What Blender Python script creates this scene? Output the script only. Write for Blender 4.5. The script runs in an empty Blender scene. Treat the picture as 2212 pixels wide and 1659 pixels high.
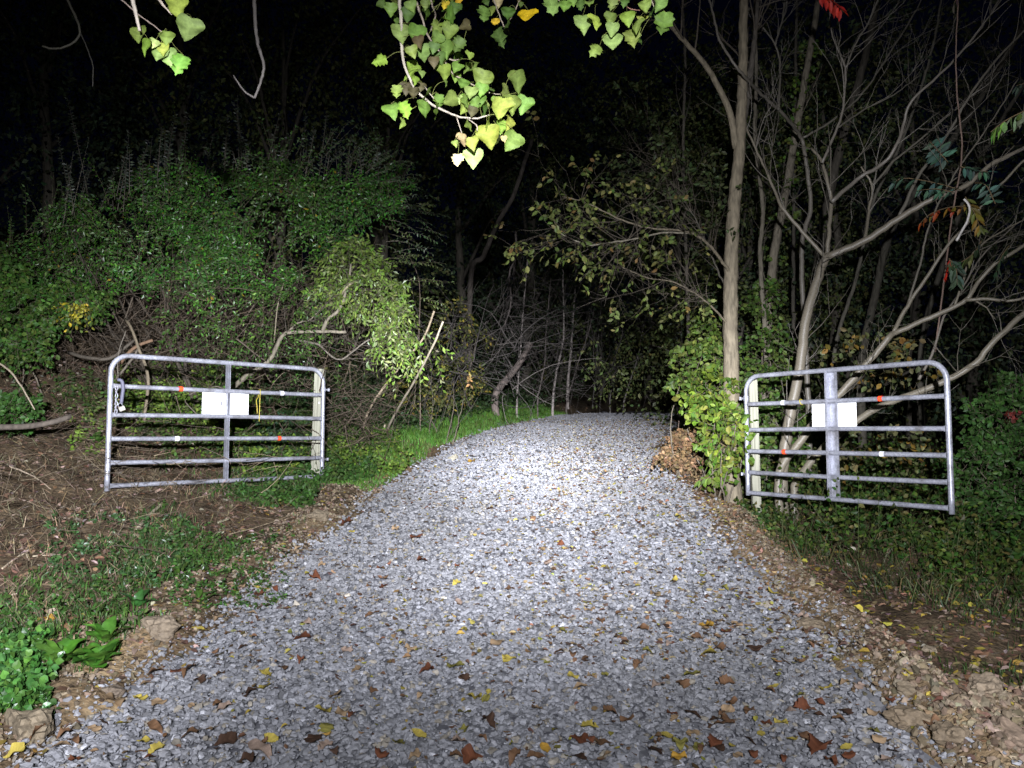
import bpy, math, random
import numpy as np
from mathutils import Vector, Matrix

random.seed(7)
RNG = np.random.default_rng(7)
SC = bpy.context.scene
COL = SC.collection

# ------------------------------------------------------------------ camera, sky, lamps, exposure
CAM_Z = 1.45
PITCH = math.radians(3.8)
FPX = 1661.0                     # focal length for a 2212 px wide picture
cam_d = bpy.data.cameras.new('camera')
cam_d.sensor_width = 36.0
cam_d.lens = 36.0 * FPX / 2212.0
cam_d.clip_start = 0.05
cam_d.clip_end = 600
cam = bpy.data.objects.new('camera', cam_d)
cam.location = (0, 0, CAM_Z)
cam.rotation_euler = (math.radians(90) + PITCH, 0, 0)
COL.objects.link(cam)
SC.camera = cam

SUN_EL, SUN_ROT = math.radians(8), math.radians(200)
world = bpy.data.worlds.new('World')
SC.world = world
world.use_nodes = True
wn, wl = world.node_tree.nodes, world.node_tree.links
bg = wn['Background']
sky = wn.new('ShaderNodeTexSky')
sky.sky_type = 'NISHITA'
sky.sun_disc = False
sky.sun_elevation = SUN_EL
sky.sun_rotation = SUN_ROT
tint = wn.new('ShaderNodeMix')
tint.data_type = 'RGBA'
tint.blend_type = 'MULTIPLY'
tint.inputs['Factor'].default_value = 1.0
tint.inputs['B'].default_value = (0.35, 0.35, 1.0, 1)   # deep blue of a night sky
wl.new(sky.outputs[0], tint.inputs['A'])
wl.new(tint.outputs['Result'], bg.inputs[0])
bg.inputs[1].default_value = 0.0009

moon_d = bpy.data.lights.new('moon', 'SUN')
moon_d.energy = 0.004
moon_d.angle = math.radians(0.5)
moon_d.color = (1.0, 0.96, 0.9)
moon = bpy.data.objects.new('moon', moon_d)
moon.rotation_euler = (math.radians(90) - SUN_EL, 0, -SUN_ROT + math.pi)
COL.objects.link(moon)

# the driving lights of the vehicle the picture is taken from: behind and above the camera
LAMP_POWER = 3000.0
LAMP_POS = (0.0, -1.0, 1.98)
# each lobe: strength, centre u, centre v, width u, width v (tangents of the angle off the axis)
HOT = (12.0, 0.05, -0.058, 0.14, 0.072)
LOBES = [HOT,  # several lobes are added to the beam to brighten single parts of the view
         (4.6, -0.36, 0.05, 0.28, 0.185),       # added lobe, lifts the left gate and shrub
         (2.4, 0.38, -0.03, 0.25, 0.12),        # added lobe, lifts the right gate
         (4.2, -0.14, 0.06, 0.085, 0.07),       # added lobe, brightens the drooping shrub
         (2.6, 0.27, 0.02, 0.075, 0.12),        # added lobe, brightens the grey trunk
         (0.5, 0.06, 0.18, 0.17, 0.12),          # added fill for the leaves left of the grey tree
         (2.7, 0.03, -0.175, 0.24, 0.115),         # road ahead
         (2.2, 0.03, 0.075, 0.11, 0.055),       # added lobe, lifts the saplings at the road end
         (2.5, -0.60, -0.20, 0.25, 0.17),       # added fill for the left verge
         (0.9, 0.52, -0.26, 0.20, 0.15),        # added fill for the right verge
         (1.2, 0.42, 0.30, 0.26, 0.17),         # added fill for the upper right branches
         (0.55, 0.0, -0.05, 0.9, 0.42)]         # spill


def beam_nodes(ld, lobes):
    ld.use_nodes = True
    nt = ld.node_tree
    em = nt.nodes['Emission']
    tc = nt.nodes.new('ShaderNodeTexCoord')
    sp = nt.nodes.new('ShaderNodeSeparateXYZ')
    nt.links.new(tc.outputs['Normal'], sp.inputs[0])

    def m(op, a, b=None):
        n = nt.nodes.new('ShaderNodeMath')
        n.operation = op
        for i, x in enumerate((a, b)):
            if x is None:
                continue
            if isinstance(x, (int, float)):
                n.inputs[i].default_value = x
            else:
                nt.links.new(x, n.inputs[i])
        return n.outputs[0]
    fz = m('MAXIMUM', m('ABSOLUTE', sp.outputs[2]), 0.05)
    u = m('DIVIDE', sp.outputs[0], fz)
    v = m('DIVIDE', sp.outputs[1], fz)
    tot = None
    for (A, cu, cv, su, sv) in lobes:
        a = m('DIVIDE', m('SUBTRACT', u, cu), su)
        b = m('DIVIDE', m('SUBTRACT', v, cv), sv)
        r2 = m('ADD', m('MULTIPLY', a, a), m('MULTIPLY', b, b))
        g = m('MULTIPLY', m('EXPONENT', m('MULTIPLY', r2, -1.0)), A)
        tot = g if tot is None else m('ADD', tot, g)
    nt.links.new(tot, em.inputs['Strength'])


def lamp(name, loc, power, color, lobes, radius=0.05):
    ld = bpy.data.lights.new(name, 'SPOT')
    ld.energy = power
    ld.color = color
    ld.spot_size = math.radians(170)
    ld.spot_blend = 0.2
    ld.shadow_soft_size = radius
    o = bpy.data.objects.new(name, ld)
    o.location = loc
    o.rotation_euler = (math.radians(90), 0, 0)
    COL.objects.link(o)
    beam_nodes(ld, lobes)
    return o


LAMP_COL = (0.895, 0.91, 1.0)
lamp('driving_lamp', LAMP_POS, LAMP_POWER, LAMP_COL, LOBES, 0.05)
# two added lamps fill the near sides; the gap between imitates the hood's shadow
lamp('added_side_fill', (-0.55, -0.9, 1.9), 3000.0, LAMP_COL, [(0.50, -0.42, -0.50, 0.21, 0.19)], 0.05)
lamp('added_side_fill', (0.55, -0.9, 1.9), 3000.0, LAMP_COL, [(0.42, 0.44, -0.50, 0.20, 0.19)], 0.05)

SC.view_settings.view_transform = 'Standard'
SC.view_settings.look = 'None'
SC.view_settings.exposure = 0.0
SC.view_settings.gamma = 1.0
SC.render.engine = 'CYCLES'
SC.cycles.max_bounces = 5
SC.cycles.diffuse_bounces = 3
SC.cycles.transmission_bounces = 3
SC.cycles.use_denoising = True


# ------------------------------------------------------------------ picture <-> world
def ray(u, v):
    xc, zc = (u - 1106.0) / FPX, (829.5 - v) / FPX
    c, s = math.cos(PITCH), math.sin(PITCH)
    d = np.array([xc, c - s * zc, s + c * zc])
    return d / d[1]


def P(u, v, d):
    r = ray(u, v)
    return np.array([r[0] * d, d, CAM_Z + r[2] * d])


# ------------------------------------------------------------------ noise
_T = np.random.default_rng(3).random((256, 256))


def vnoise(x, y):
    x = np.asarray(x, float); y = np.asarray(y, float)
    xi = np.floor(x).astype(int); yi = np.floor(y).astype(int)
    fx = x - xi; fy = y - yi
    fx = fx * fx * (3 - 2 * fx); fy = fy * fy * (3 - 2 * fy)
    a = _T[xi & 255, yi & 255]; b = _T[(xi + 1) & 255, yi & 255]
    c = _T[xi & 255, (yi + 1) & 255]; d = _T[(xi + 1) & 255, (yi + 1) & 255]
    return (a * (1 - fx) + b * fx) * (1 - fy) + (c * (1 - fx) + d * fx) * fy - 0.5


def fbm(x, y, f=1.0, o=4):
    s = 0.0; a = 1.0
    for i in range(o):
        s = s + a * vnoise(x * f + 17.3 * i, y * f + 5.1 * i)
        f *= 2.03; a *= 0.5
    return s


# ------------------------------------------------------------------ terrain
_YS = np.arange(-60, 260, 0.1)
_ZR = np.interp(_YS, [-60, 0, 3, 5, 7.8, 11, 13.6, 16.5, 21, 26, 40, 260],
                [-2.0, 0.0, .12, .26, .65, .99, 1.29, 1.60, 1.98, 2.25, 2.9, 10])
_XC = np.interp(_YS, [-60, 0, 3, 5, 7.8, 11, 13.6, 16.5, 21, 25, 32, 60, 260],
                [0, -.2, -.15, 0, .17, .44, .77, 1.5, 3.1, 5.2, 10, 34, 220])
_k = np.exp(-np.linspace(-2.5, 2.5, 17) ** 2); _k /= _k.sum()
_ZR = np.convolve(np.pad(_ZR, 8, mode='edge'), _k, 'valid')
_XC = np.convolve(np.pad(_XC, 8, mode='edge'), _k, 'valid')
HALF = 1.8


def road_z(y): return np.interp(y, _YS, _ZR)
def road_x(y): return np.interp(y, _YS, _XC)


def edge_dist(x, y):
    """signed distance outside the road: (left, right)"""
    wob = 0.22 * vnoise(np.asarray(y) * 1.3, np.asarray(x) * 0.3 + 9) + 0.12 * vnoise(np.asarray(y) * 4.0, np.asarray(x) * .5 + 3)
    c = road_x(y)
    slope = np.interp(y, _YS[1:-1], (_XC[2:] - _XC[:-2]) / 0.2)
    k = 1 / np.sqrt(1 + slope ** 2)
    return (c - HALF * 1.0 / k - x + wob) * k, (x - c - HALF / k + wob) * k


def ground_z(x, y, fine=True):
    x = np.asarray(x, float); y = np.asarray(y, float)
    ul, ur = edge_dist(x, y)
    z = road_z(y)
    L = np.clip(ul, 0, None); R = np.clip(ur, 0, None)
    near = np.clip((9.5 - y) / 2.5, 0, 1)
    # left: a torn dirt lip, then the bank climbing
    z = z + np.where(ul > 0, 0.07 * np.exp(-((L - .35) / .3) ** 2) + np.interp(L, [0, .8, 2.3, 5, 9, 30, 200], [0, .06, .27, 1.35, 3.4, 9.0, 40]) + .26 * np.clip((y - 9) / 3, 0, 1) * np.clip(L / .9, 0, 1), 0)
    # right: a low berm, then a shallow fall
    z = z + np.where(ur > 0, 0.10 * near * np.exp(-((R - .22) / .2) ** 2) - np.interp(R, [0, .2, .7, 3, 12, 60, 200], [0, 0, .22, .26, .9, 2, 4]), 0)
    z = z + .50 * np.exp(-((x - 2.95) / .68) ** 2 - ((y - 3.5) / .55) ** 2)
    out = np.clip(np.maximum(ul, ur) / 0.3, 0, 1)
    z = z + out * (0.10 * fbm(x, y, .9, 2))
    if fine:
        z = z + out * (0.07 * fbm(x + 31, y, 3.2, 4)) + (1 - out) * 0.03 * fbm(x, y + 40, 2.2, 2)
        pile = np.exp(-((x - 2.7) / .9) ** 2 - ((y - 3.5) / .9) ** 2)
        z = z + out * pile * 0.10 * fbm(x + 3, y + 8, 7, 3)
    return z


def hit(u, v, dmax=60.0):
    r = ray(u, v)
    d = np.arange(1.5, dmax, 0.02)
    f = CAM_Z + r[2] * d - ground_z(r[0] * d, d)
    i = np.argmax(f < 0)
    if not (f < 0).any():
        return None
    return np.array([r[0] * d[i], d[i], ground_z(r[0] * d[i], d[i])])


# ------------------------------------------------------------------ meshes
def tag(o, label=None, cat=None, group=None, kind=None):
    if label: o['label'] = label
    if cat: o['category'] = cat
    if group: o['group'] = group
    if kind: o['kind'] = kind
    return o


def empty(name, loc=(0, 0, 0), label=None, cat=None, group=None):
    o = bpy.data.objects.new(name, None)
    o.empty_display_size = 0.1
    o.location = [float(c) for c in loc]
    COL.objects.link(o)
    return tag(o, label, cat, group)


class G:
    """collects vertices, faces and per-vertex colours"""
    def __init__(s): s.V = []; s.F = {}; s.C = []; s.n = 0
    def add(s, V, Fs, col=(1, 1, 1)):
        V = np.asarray(V, np.float32).reshape(-1, 3)
        for F in (Fs if isinstance(Fs, list) else [Fs]):
            F = np.asarray(F, np.int64)
            if F.size: s.F.setdefault(F.shape[1], []).append(F + s.n)
        c = np.asarray(col, np.float32)
        s.C.append(np.broadcast_to(c, V.shape) if c.ndim == 1 else c)
        s.V.append(V); s.n += len(V)
    def build(s, name, mat, parent=None, smooth=False, org=None):
        me = bpy.data.meshes.new(name)
        V = np.concatenate(s.V)
        if org is not None: V = V - np.asarray(org, np.float32)
        Fs = [np.concatenate(f) for f in s.F.values()]
        nl = sum(f.size for f in Fs); nf = sum(len(f) for f in Fs)
        me.vertices.add(len(V)); me.vertices.foreach_set('co', np.ascontiguousarray(V, np.float32).ravel())
        me.loops.add(nl); me.polygons.add(nf)
        me.loops.foreach_set('vertex_index', np.concatenate([f.ravel() for f in Fs]).astype(np.int32))
        tot = np.concatenate([np.full(len(f), f.shape[1]) for f in Fs])
        me.polygons.foreach_set('loop_start', np.concatenate([[0], np.cumsum(tot)[:-1]]).astype(np.int32))
        me.polygons.foreach_set('use_smooth', np.full(nf, smooth))
        a = me.color_attributes.new('Col', 'FLOAT_COLOR', 'POINT')
        C = np.ones((len(V), 4), np.float32); C[:, :3] = np.concatenate(s.C)
        a.data.foreach_set('color', C.ravel())
        me.update(calc_edges=True)
        if mat: me.materials.append(mat)
        o = bpy.data.objects.new(name, me)
        COL.objects.link(o)
        if parent is not None:
            o.parent = parent
        if org is not None and parent is None:
            o.location = [float(c) for c in org]
        return o


def norm(a):
    return a / np.maximum(np.linalg.norm(a, axis=-1, keepdims=True), 1e-9)


def smooth_path(pts, rad, step=0.06, jit=0.0, rng=RNG):
    pts = np.asarray(pts, float); rad = np.asarray(rad, float)
    n = len(pts)
    if n < 3:
        m = max(2, int(np.linalg.norm(pts[-1] - pts[0]) / step))
        t = np.linspace(0, 1, m)[:, None]
        out = pts[0] * (1 - t) + pts[-1] * t
        rr = rad[0] * (1 - t[:, 0]) + rad[-1] * t[:, 0]
    else:
        ext = np.vstack([2 * pts[0] - pts[1], pts, 2 * pts[-1] - pts[-2]])
        out = []; rr = []
        for i in range(n - 1):
            p0, p1, p2, p3 = ext[i:i + 4]
            m = max(2, min(14, int(np.linalg.norm(p2 - p1) / step)))
            t = np.linspace(0, 1, m, endpoint=False)[:, None]
            out.append(.5 * (2 * p1 + (p2 - p0) * t + (2 * p0 - 5 * p1 + 4 * p2 - p3) * t ** 2 + (3 * p1 - p0 - 3 * p2 + p3) * t ** 3))
            rr.append(rad[i] * (1 - t[:, 0]) + rad[i + 1] * t[:, 0])
        out = np.vstack(out + [pts[-1:]]); rr = np.concatenate(rr + [rad[-1:]])
    if jit and len(out) > 2:
        out[1:-1] += rng.normal(0, jit, out[1:-1].shape)
    return out, rr


def tube(g, pts, rad, k=6, col=(1, 1, 1), bump=0.0, cap=True, rng=RNG):
    pts = np.asarray(pts, float); n = len(pts)
    T = norm(np.gradient(pts, axis=0))
    a = np.array([0, 0, 1.0]) if abs(T[0, 2]) < .9 else np.array([1.0, 0, 0])
    N = np.zeros_like(T)
    N[0] = norm(np.cross(T[0], a))
    for i in range(1, n):
        N[i] = norm(N[i - 1] - T[i] * np.dot(N[i - 1], T[i]))
    B = np.cross(T, N)
    th = np.linspace(0, 2 * math.pi, k, endpoint=False)
    r = np.broadcast_to(np.asarray(rad, float), (n,))[:, None] * np.ones((1, k))
    if bump: r = r * (1 + rng.normal(0, bump, r.shape))
    V = pts[:, None] + r[..., None] * (np.cos(th)[None, :, None] * N[:, None] + np.sin(th)[None, :, None] * B[:, None])
    i = np.arange(n - 1)[:, None] * k; j = np.arange(k)[None]
    F = np.stack([i + j, i + (j + 1) % k, i + k + (j + 1) % k, i + k + j], -1).reshape(-1, 4)
    V = V.reshape(-1, 3)
    Fs = [F]
    if cap:
        V = np.vstack([V, pts[:1], pts[-1:]])
        c = np.arange(k)
        Fs.append(np.stack([np.full(k, n * k), (c + 1) % k, c], -1))
        Fs.append(np.stack([np.full(k, n * k + 1), (n - 1) * k + c, (n - 1) * k + (c + 1) % k], -1))
    g.add(V, Fs, col)


def box(g, lo, hi, col=(1, 1, 1), M=None, bev=0.0):
    lo = np.asarray(lo, float); hi = np.asarray(hi, float)
    if bev <= 0:
        V = np.array([[x, y, z] for z in (lo[2], hi[2]) for y in (lo[1], hi[1]) for x in (lo[0], hi[0])])
        F = [[0, 2, 3, 1], [4, 5, 7, 6], [0, 1, 5, 4], [2, 6, 7, 3], [0, 4, 6, 2], [1, 3, 7, 5]]
        if M is not None: V = V @ M[:3, :3].T + M[:3, 3]
        g.add(V, np.array(F), col)
        return
    bm = __import__('bmesh').new()
    import bmesh
    bmesh.ops.create_cube(bm, size=1)
    for w in bm.verts:
        w.co = Vector((lo[i] + (w.co[i] + .5) * (hi[i] - lo[i]) for i in range(3)))
    bmesh.ops.bevel(bm, geom=list(bm.edges), offset=bev, segments=1, affect='EDGES')
    bm.verts.index_update()
    V = np.array([w.co[:] for w in bm.verts])
    if M is not None: V = V @ M[:3, :3].T + M[:3, 3]
    fs = {}
    for f in bm.faces: fs.setdefault(len(f.verts), []).append([w.index for w in f.verts])
    g.add(V, [np.array(f) for f in fs.values()], col)
    bm.free()


# ------------------------------------------------------------------ materials
def new_mat(name):
    m = bpy.data.materials.new(name)
    m.use_nodes = True
    return m, m.node_tree.nodes, m.node_tree.links, m.node_tree.nodes['Principled BSDF']


def noise(n, l, scale, detail=3, co='Object'):
    t = n.new('ShaderNodeTexNoise'); t.inputs['Scale'].default_value = scale; t.inputs['Detail'].default_value = detail
    c = n.new('ShaderNodeTexCoord'); l.new(c.outputs[co], t.inputs['Vector'])
    return t


def ramp(n, l, src, stops):
    r = n.new('ShaderNodeValToRGB')
    e = r.color_ramp.elements
    while len(e) < len(stops): e.new(.5)
    for q, (p, c) in zip(e, stops):
        q.position = p; q.color = (*c, 1) if len(c) == 3 else c
    l.new(src, r.inputs[0])
    return r


def attr_times(n, l, b, other, fac=1.0):
    a = n.new('ShaderNodeVertexColor'); a.layer_name = 'Col'
    m = n.new('ShaderNodeMix'); m.data_type = 'RGBA'; m.blend_type = 'MULTIPLY'; m.inputs['Factor'].default_value = fac
    l.new(a.outputs[0], m.inputs['A']); l.new(other, m.inputs['B'])
    l.new(m.outputs['Result'], b.inputs['Base Color'])
    return m


def bump(n, l, b, src, strength, dist=0.01):
    q = n.new('ShaderNodeBump'); q.inputs['Strength'].default_value = strength; q.inputs['Distance'].default_value = dist
    l.new(src, q.inputs['Height']); l.new(q.outputs[0], b.inputs['Normal'])


def leaf_material(name, rough=0.5, trans=0.35, spec=0.4, nscale=30.0):
    m, n, l, b = new_mat(name)
    t = noise(n, l, nscale, 3)
    r = ramp(n, l, t.outputs[0], [(.25, (.62, .62, .62)), (.75, (1.2, 1.2, 1.15))])
    mx = attr_times(n, l, b, r.outputs[0])
    b.inputs['Roughness'].default_value = rough
    b.inputs['Specular IOR Level'].default_value = spec
    tr = n.new('ShaderNodeBsdfTranslucent')
    l.new(mx.outputs['Result'], tr.inputs[0])
    ms = n.new('ShaderNodeMixShader'); ms.inputs[0].default_value = trans
    l.new(b.outputs[0], ms.inputs[1]); l.new(tr.outputs[0], ms.inputs[2])
    l.new(ms.outputs[0], n['Material Output'].inputs[0])
    return m


def bark_material(name, sx=14, rough=.8, strength=.6, contrast=.55, spec=.3, stretch=4.0):
    m, n, l, b = new_mat(name)
    c = n.new('ShaderNodeTexCoord'); mp = n.new('ShaderNodeMapping')
    mp.inputs['Scale'].default_value = (1, 1, 1.0 / stretch)
    l.new(c.outputs['Object'], mp.inputs[0])
    t = n.new('ShaderNodeTexNoise'); t.inputs['Scale'].default_value = sx * 2; t.inputs['Detail'].default_value = 5
    l.new(mp.outputs[0], t.inputs['Vector'])
    r = ramp(n, l, t.outputs[0], [(.3, (1 - contrast,) * 3), (.7, (1.15,) * 3)])
    attr_times(n, l, b, r.outputs[0])
    b.inputs['Roughness'].default_value = rough
    b.inputs['Specular IOR Level'].default_value = spec
    bump(n, l, b, t.outputs[0], strength, .012)
    return m


M_LEAF = leaf_material('leaf_green', spec=.25)
M_GLOSSLEAF = leaf_material('leaf_glossy', rough=.36, trans=.25, spec=.4)
M_POPLAR = leaf_material('leaf_poplar', rough=.55, trans=.4, spec=.18, nscale=45)
M_DRY = leaf_material('leaf_dry', rough=.7, trans=.15, spec=.25, nscale=60)
M_GRASS = leaf_material('grass_blade', rough=.55, trans=.3, spec=.3, nscale=6)
M_BARK = bark_material('bark_rough', 16, .85, .8, .5)
M_SMOOTHBARK = bark_material('bark_smooth', 30, .42, .25, .35, spec=.5, stretch=.35)
M_TWIG = bark_material('bark_twig', 40, .75, .2, .4)

# galvanised steel
M_STEEL, n, l, b = new_mat('galvanised_steel')
t = noise(n, l, 60, 4); t2 = noise(n, l, 7, 3)
r = ramp(n, l, t.outputs[0], [(.3, (.25, .26, .29)), (.7, (.46, .47, .52))])
r2 = ramp(n, l, t2.outputs[0], [(.30, (.52, .50, .48)), (.5, (.88, .88, .9)), (.72, (1.08, 1.08, 1.08))])
mx = n.new('ShaderNodeMix'); mx.data_type = 'RGBA'; mx.blend_type = 'MULTIPLY'; mx.inputs['Factor'].default_value = 1
l.new(r.outputs[0], mx.inputs['A']); l.new(r2.outputs[0], mx.inputs['B']); l.new(mx.outputs['Result'], b.inputs['Base Color'])
b.inputs['Metallic'].default_value = .35
b.inputs['Roughness'].default_value = .42
bump(n, l, b, t.outputs[0], .15, .003)


def plain(name, col, rough=.6, metal=0.0, spec=.4, nz=None, amt=.2):
    m, n, l, b = new_mat(name)
    b.inputs['Roughness'].default_value = rough; b.inputs['Metallic'].default_value = metal
    b.inputs['Specular IOR Level'].default_value = spec
    if nz:
        t = noise(n, l, nz, 4)
        r = ramp(n, l, t.outputs[0], [(.3, tuple(c * (1 - amt) for c in col)), (.7, tuple(min(1, c * (1 + amt)) for c in col))])
        l.new(r.outputs[0], b.inputs['Base Color'])
    else:
        b.inputs['Base Color'].default_value = (*col, 1)
    return m


M_SIGN = plain('sign_white', (.93, .94, .95), .5, 0, .5, 5, .02)
M_TAPE_W = plain('tape_white', (.95, .95, .97), .3, 0, .6)
M_TAPE_R = plain('tape_red', (.80, .025, .015), .35, 0, .6)
M_TAPE_O = plain('tape_glow_orange', (.92, .13, .03), .35, 0, .6)
M_CORD = plain('cord_yellow', (.46, .37, .05), .5, 0, .4)
M_CHAIN = plain('chain_steel', (.30, .30, .34), .45, .5, .5, 80, .3)
M_LOCK = plain('lock_brass', (.62, .58, .50), .35, .5, .5, 40, .2)
M_RUBBER = plain('rubber_grey', (.10, .10, .14), .6)

# weathered post wood
M_POST, n, l, b = new_mat('post_wood')
c = n.new('ShaderNodeTexCoord'); mp = n.new('ShaderNodeMapping'); mp.inputs['Scale'].default_value = (34, 34, 1.4)
l.new(c.outputs['Object'], mp.inputs[0])
t = n.new('ShaderNodeTexNoise'); t.inputs['Scale'].default_value = 1.6; t.inputs['Detail'].default_value = 5
l.new(mp.outputs[0], t.inputs['Vector'])
r = ramp(n, l, t.outputs[0], [(.3, (.15, .145, .105)), (.5, (.25, .25, .19)), (.75, (.33, .32, .24))])
l.new(r.outputs[0], b.inputs['Base Color']); b.inputs['Roughness'].default_value = .85
bump(n, l, b, t.outputs[0], .3, .006)

# stones: per-stone colour with fine mottling
M_STONE, n, l, b = new_mat('crushed_stone')
t = noise(n, l, 55, 4)
r = ramp(n, l, t.outputs[0], [(.3, (.72, .72, .74)), (.7, (1.15, 1.15, 1.15))])
attr_times(n, l, b, r.outputs[0]); b.inputs['Roughness'].default_value = .8
b.inputs['Specular IOR Level'].default_value = .3
bump(n, l, b, t.outputs[0], .35, .01)

# gravel bed under the stones
M_BED, n, l, b = new_mat('gravel_bed')
c = n.new('ShaderNodeTexCoord')
vo = n.new('ShaderNodeTexVoronoi'); vo.inputs['Scale'].default_value = 24
l.new(c.outputs['Object'], vo.inputs['Vector'])
sepc = n.new('ShaderNodeSeparateColor'); l.new(vo.outputs['Color'], sepc.inputs[0])
r = ramp(n, l, sepc.outputs[0], [(0, (.10, .10, .115)), (.5, (.18, .185, .20)), (1, (.30, .30, .31))])
l.new(r.outputs[0], b.inputs['Base Color']); b.inputs['Roughness'].default_value = .9
bump(n, l, b, vo.outputs['Distance'], -1.0, .03)

# soil: brown loam, clay lumps, decayed leaves
M_SOIL, n, l, b = new_mat('soil')
t = noise(n, l, 5, 8); t2 = noise(n, l, 32, 6); t3 = noise(n, l, .9, 3)
r = ramp(n, l, t.outputs[0], [(.3, (.060, .043, .026)), (.52, (.125, .092, .058)), (.72, (.20, .155, .10))])
r2 = ramp(n, l, t2.outputs[0], [(.3, (.5, .5, .5)), (.7, (1.25, 1.22, 1.15))])
mx = attr_times(n, l, b, r2.outputs[0])
mx2 = n.new('ShaderNodeMix'); mx2.data_type = 'RGBA'; mx2.blend_type = 'MULTIPLY'; mx2.inputs['Factor'].default_value = 1
l.new(mx.outputs['Result'], mx2.inputs['A']); l.new(r.outputs[0], mx2.inputs['B'])
l.new(mx2.outputs['Result'], b.inputs['Base Color'])
b.inputs['Roughness'].default_value = .95; b.inputs['Specular IOR Level'].default_value = .15
bump(n, l, b, t2.outputs[0], .8, .03)

# ------------------------------------------------------------------ ground, road
def axis(lo, hi, fine_lo, fine_hi, step):
    a = list(np.arange(fine_lo, fine_hi + 1e-6, step))
    s = step
    while a[-1] < hi: s *= 1.16; a.append(a[-1] + s)
    s = step; pre = []
    x = fine_lo
    while x > lo: s *= 1.16; x -= s; pre.append(x)
    return np.array(pre[::-1] + a)


def grid(xs, ys):
    X, Y = np.meshgrid(xs, ys)
    nx, ny = len(xs), len(ys)
    i = np.arange(ny - 1)[:, None] * nx; j = np.arange(nx - 1)[None]
    F = np.stack([i + j, i + j + 1, i + nx + j + 1, i + nx + j], -1).reshape(-1, 4)
    return X.ravel(), Y.ravel(), F


xs = axis(-150, 150, -5.5, 5.5, .05)
ys = axis(-60, 250, 1.8, 12.0, .05)
X, Y, F = grid(xs, ys)
Z = ground_z(X, Y)
ul, ur = edge_dist(X, Y)
under = np.clip(-np.maximum(ul, ur) / .15, 0, 1)
Z = Z - under * 0.04
g = G()
# pale clay where the soil is torn open along the edges and on the pile, dark humus away from it
clay = np.exp(-((np.maximum(ul, ur) - .15) / .4) ** 2) * np.clip(.6 + 1.6 * fbm(X, Y, 1.1, 3), 0, 1)
clay = np.maximum(clay, np.exp(-((X - 2.7) / 1.0) ** 2 - ((Y - 3.3) / 1.1) ** 2) * .9)
colr = 0.85 + clay[:, None] * np.array([1.25, 1.20, 1.05])
g.add(np.stack([X, Y, Z], -1), F, colr)
ground = g.build('ground', M_SOIL, smooth=True)
tag(ground, 'brown soil banks and verge on both sides of the gravel road', kind='structure')

ys = axis(-30, 60, 1.8, 24, .12)
tt = np.linspace(-1, 1, 34)
YY, TT = np.meshgrid(ys, tt, indexing='ij')
slope = np.interp(YY, _YS[1:-1], (_XC[2:] - _XC[:-2]) / 0.2)
nx_, ny_ = 1 / np.sqrt(1 + slope ** 2), -slope / np.sqrt(1 + slope ** 2)
XX = road_x(YY) + TT * (HALF + .04) * nx_
Yp = YY + TT * (HALF + .04) * ny_
ZZ = ground_z(XX, Yp) - .012
nxx = len(tt)
i = np.arange(len(ys) - 1)[:, None] * nxx; j = np.arange(nxx - 1)[None]
F = np.stack([i + j, i + j + 1, i + nxx + j + 1, i + nxx + j], -1).reshape(-1, 4)
g = G(); g.add(np.stack([XX, Yp, ZZ], -1).reshape(-1, 3), F)
road = g.build('gravel_road', M_BED, smooth=True)
tag(road, 'grey crushed stone road climbing between the two open gates and curving right', kind='structure')

# ------------------------------------------------------------------ crushed stone
_ph = (1 + 5 ** .5) / 2
ICO_V = norm(np.array([[-1, _ph, 0], [1, _ph, 0], [-1, -_ph, 0], [1, -_ph, 0], [0, -1, _ph], [0, 1, _ph], [0, -1, -_ph], [0, 1, -_ph],
                       [_ph, 0, -1], [_ph, 0, 1], [-_ph, 0, -1], [-_ph, 0, 1]], float))
ICO_F = np.array([[0, 11, 5], [0, 5, 1], [0, 1, 7], [0, 7, 10], [0, 10, 11], [1, 5, 9], [5, 11, 4], [11, 10, 2], [10, 7, 6], [7, 1, 8],
                  [3, 9, 4], [3, 4, 2], [3, 2, 6], [3, 6, 8], [3, 8, 9], [4, 9, 5], [2, 4, 11], [6, 2, 10], [8, 6, 7], [9, 8, 1]])


def stone_shapes(k, rng):
    out = []
    for _ in range(k):
        v = ICO_V * rng.uniform(.85, 1.15, (12, 1)) + rng.normal(0, .09, (12, 3))
        for _c in range(5):
            n_ = norm(rng.normal(0, 1, 3)); h = rng.uniform(.35, .7)
            v = v - np.maximum(0, v @ n_ - h)[:, None] * n_
        v = v * np.array([1.0, rng.uniform(.65, .95), rng.uniform(.45, .75)])
        out.append(v)
    return np.array(out)


def rand_rot(n, tilt, rng):
    yaw = rng.uniform(0, 2 * math.pi, n); p = rng.normal(0, tilt, n); q = rng.normal(0, tilt, n)
    cz, sz, cx, sx, cy, sy = np.cos(yaw), np.sin(yaw), np.cos(p), np.sin(p), np.cos(q), np.sin(q)
    o = np.zeros(n); e = np.ones(n)
    Rz = np.stack([cz, -sz, o, sz, cz, o, o, o, e], -1).reshape(n, 3, 3)
    Rx = np.stack([e, o, o, o, cx, -sx, o, sx, cx], -1).reshape(n, 3, 3)
    Ry = np.stack([cy, o, sy, o, e, o, -sy, o, cy], -1).reshape(n, 3, 3)
    return Rz @ Rx @ Ry


SHAPES = stone_shapes(40, np.random.default_rng(11))


def stones(g, P0, size, rng, cols, tilt=.5):
    n = len(P0)
    S = SHAPES[rng.integers(0, len(SHAPES), n)]
    R = rand_rot(n, tilt, rng)
    V = np.einsum('nij,nkj->nki', R, S) * size[:, None, None] + P0[:, None]
    F = (np.arange(n)[:, None, None] * 12 + ICO_F[None]).reshape(-1, 3)
    g.add(V.reshape(-1, 3), F, np.repeat(cols, 12, 0))


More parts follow.
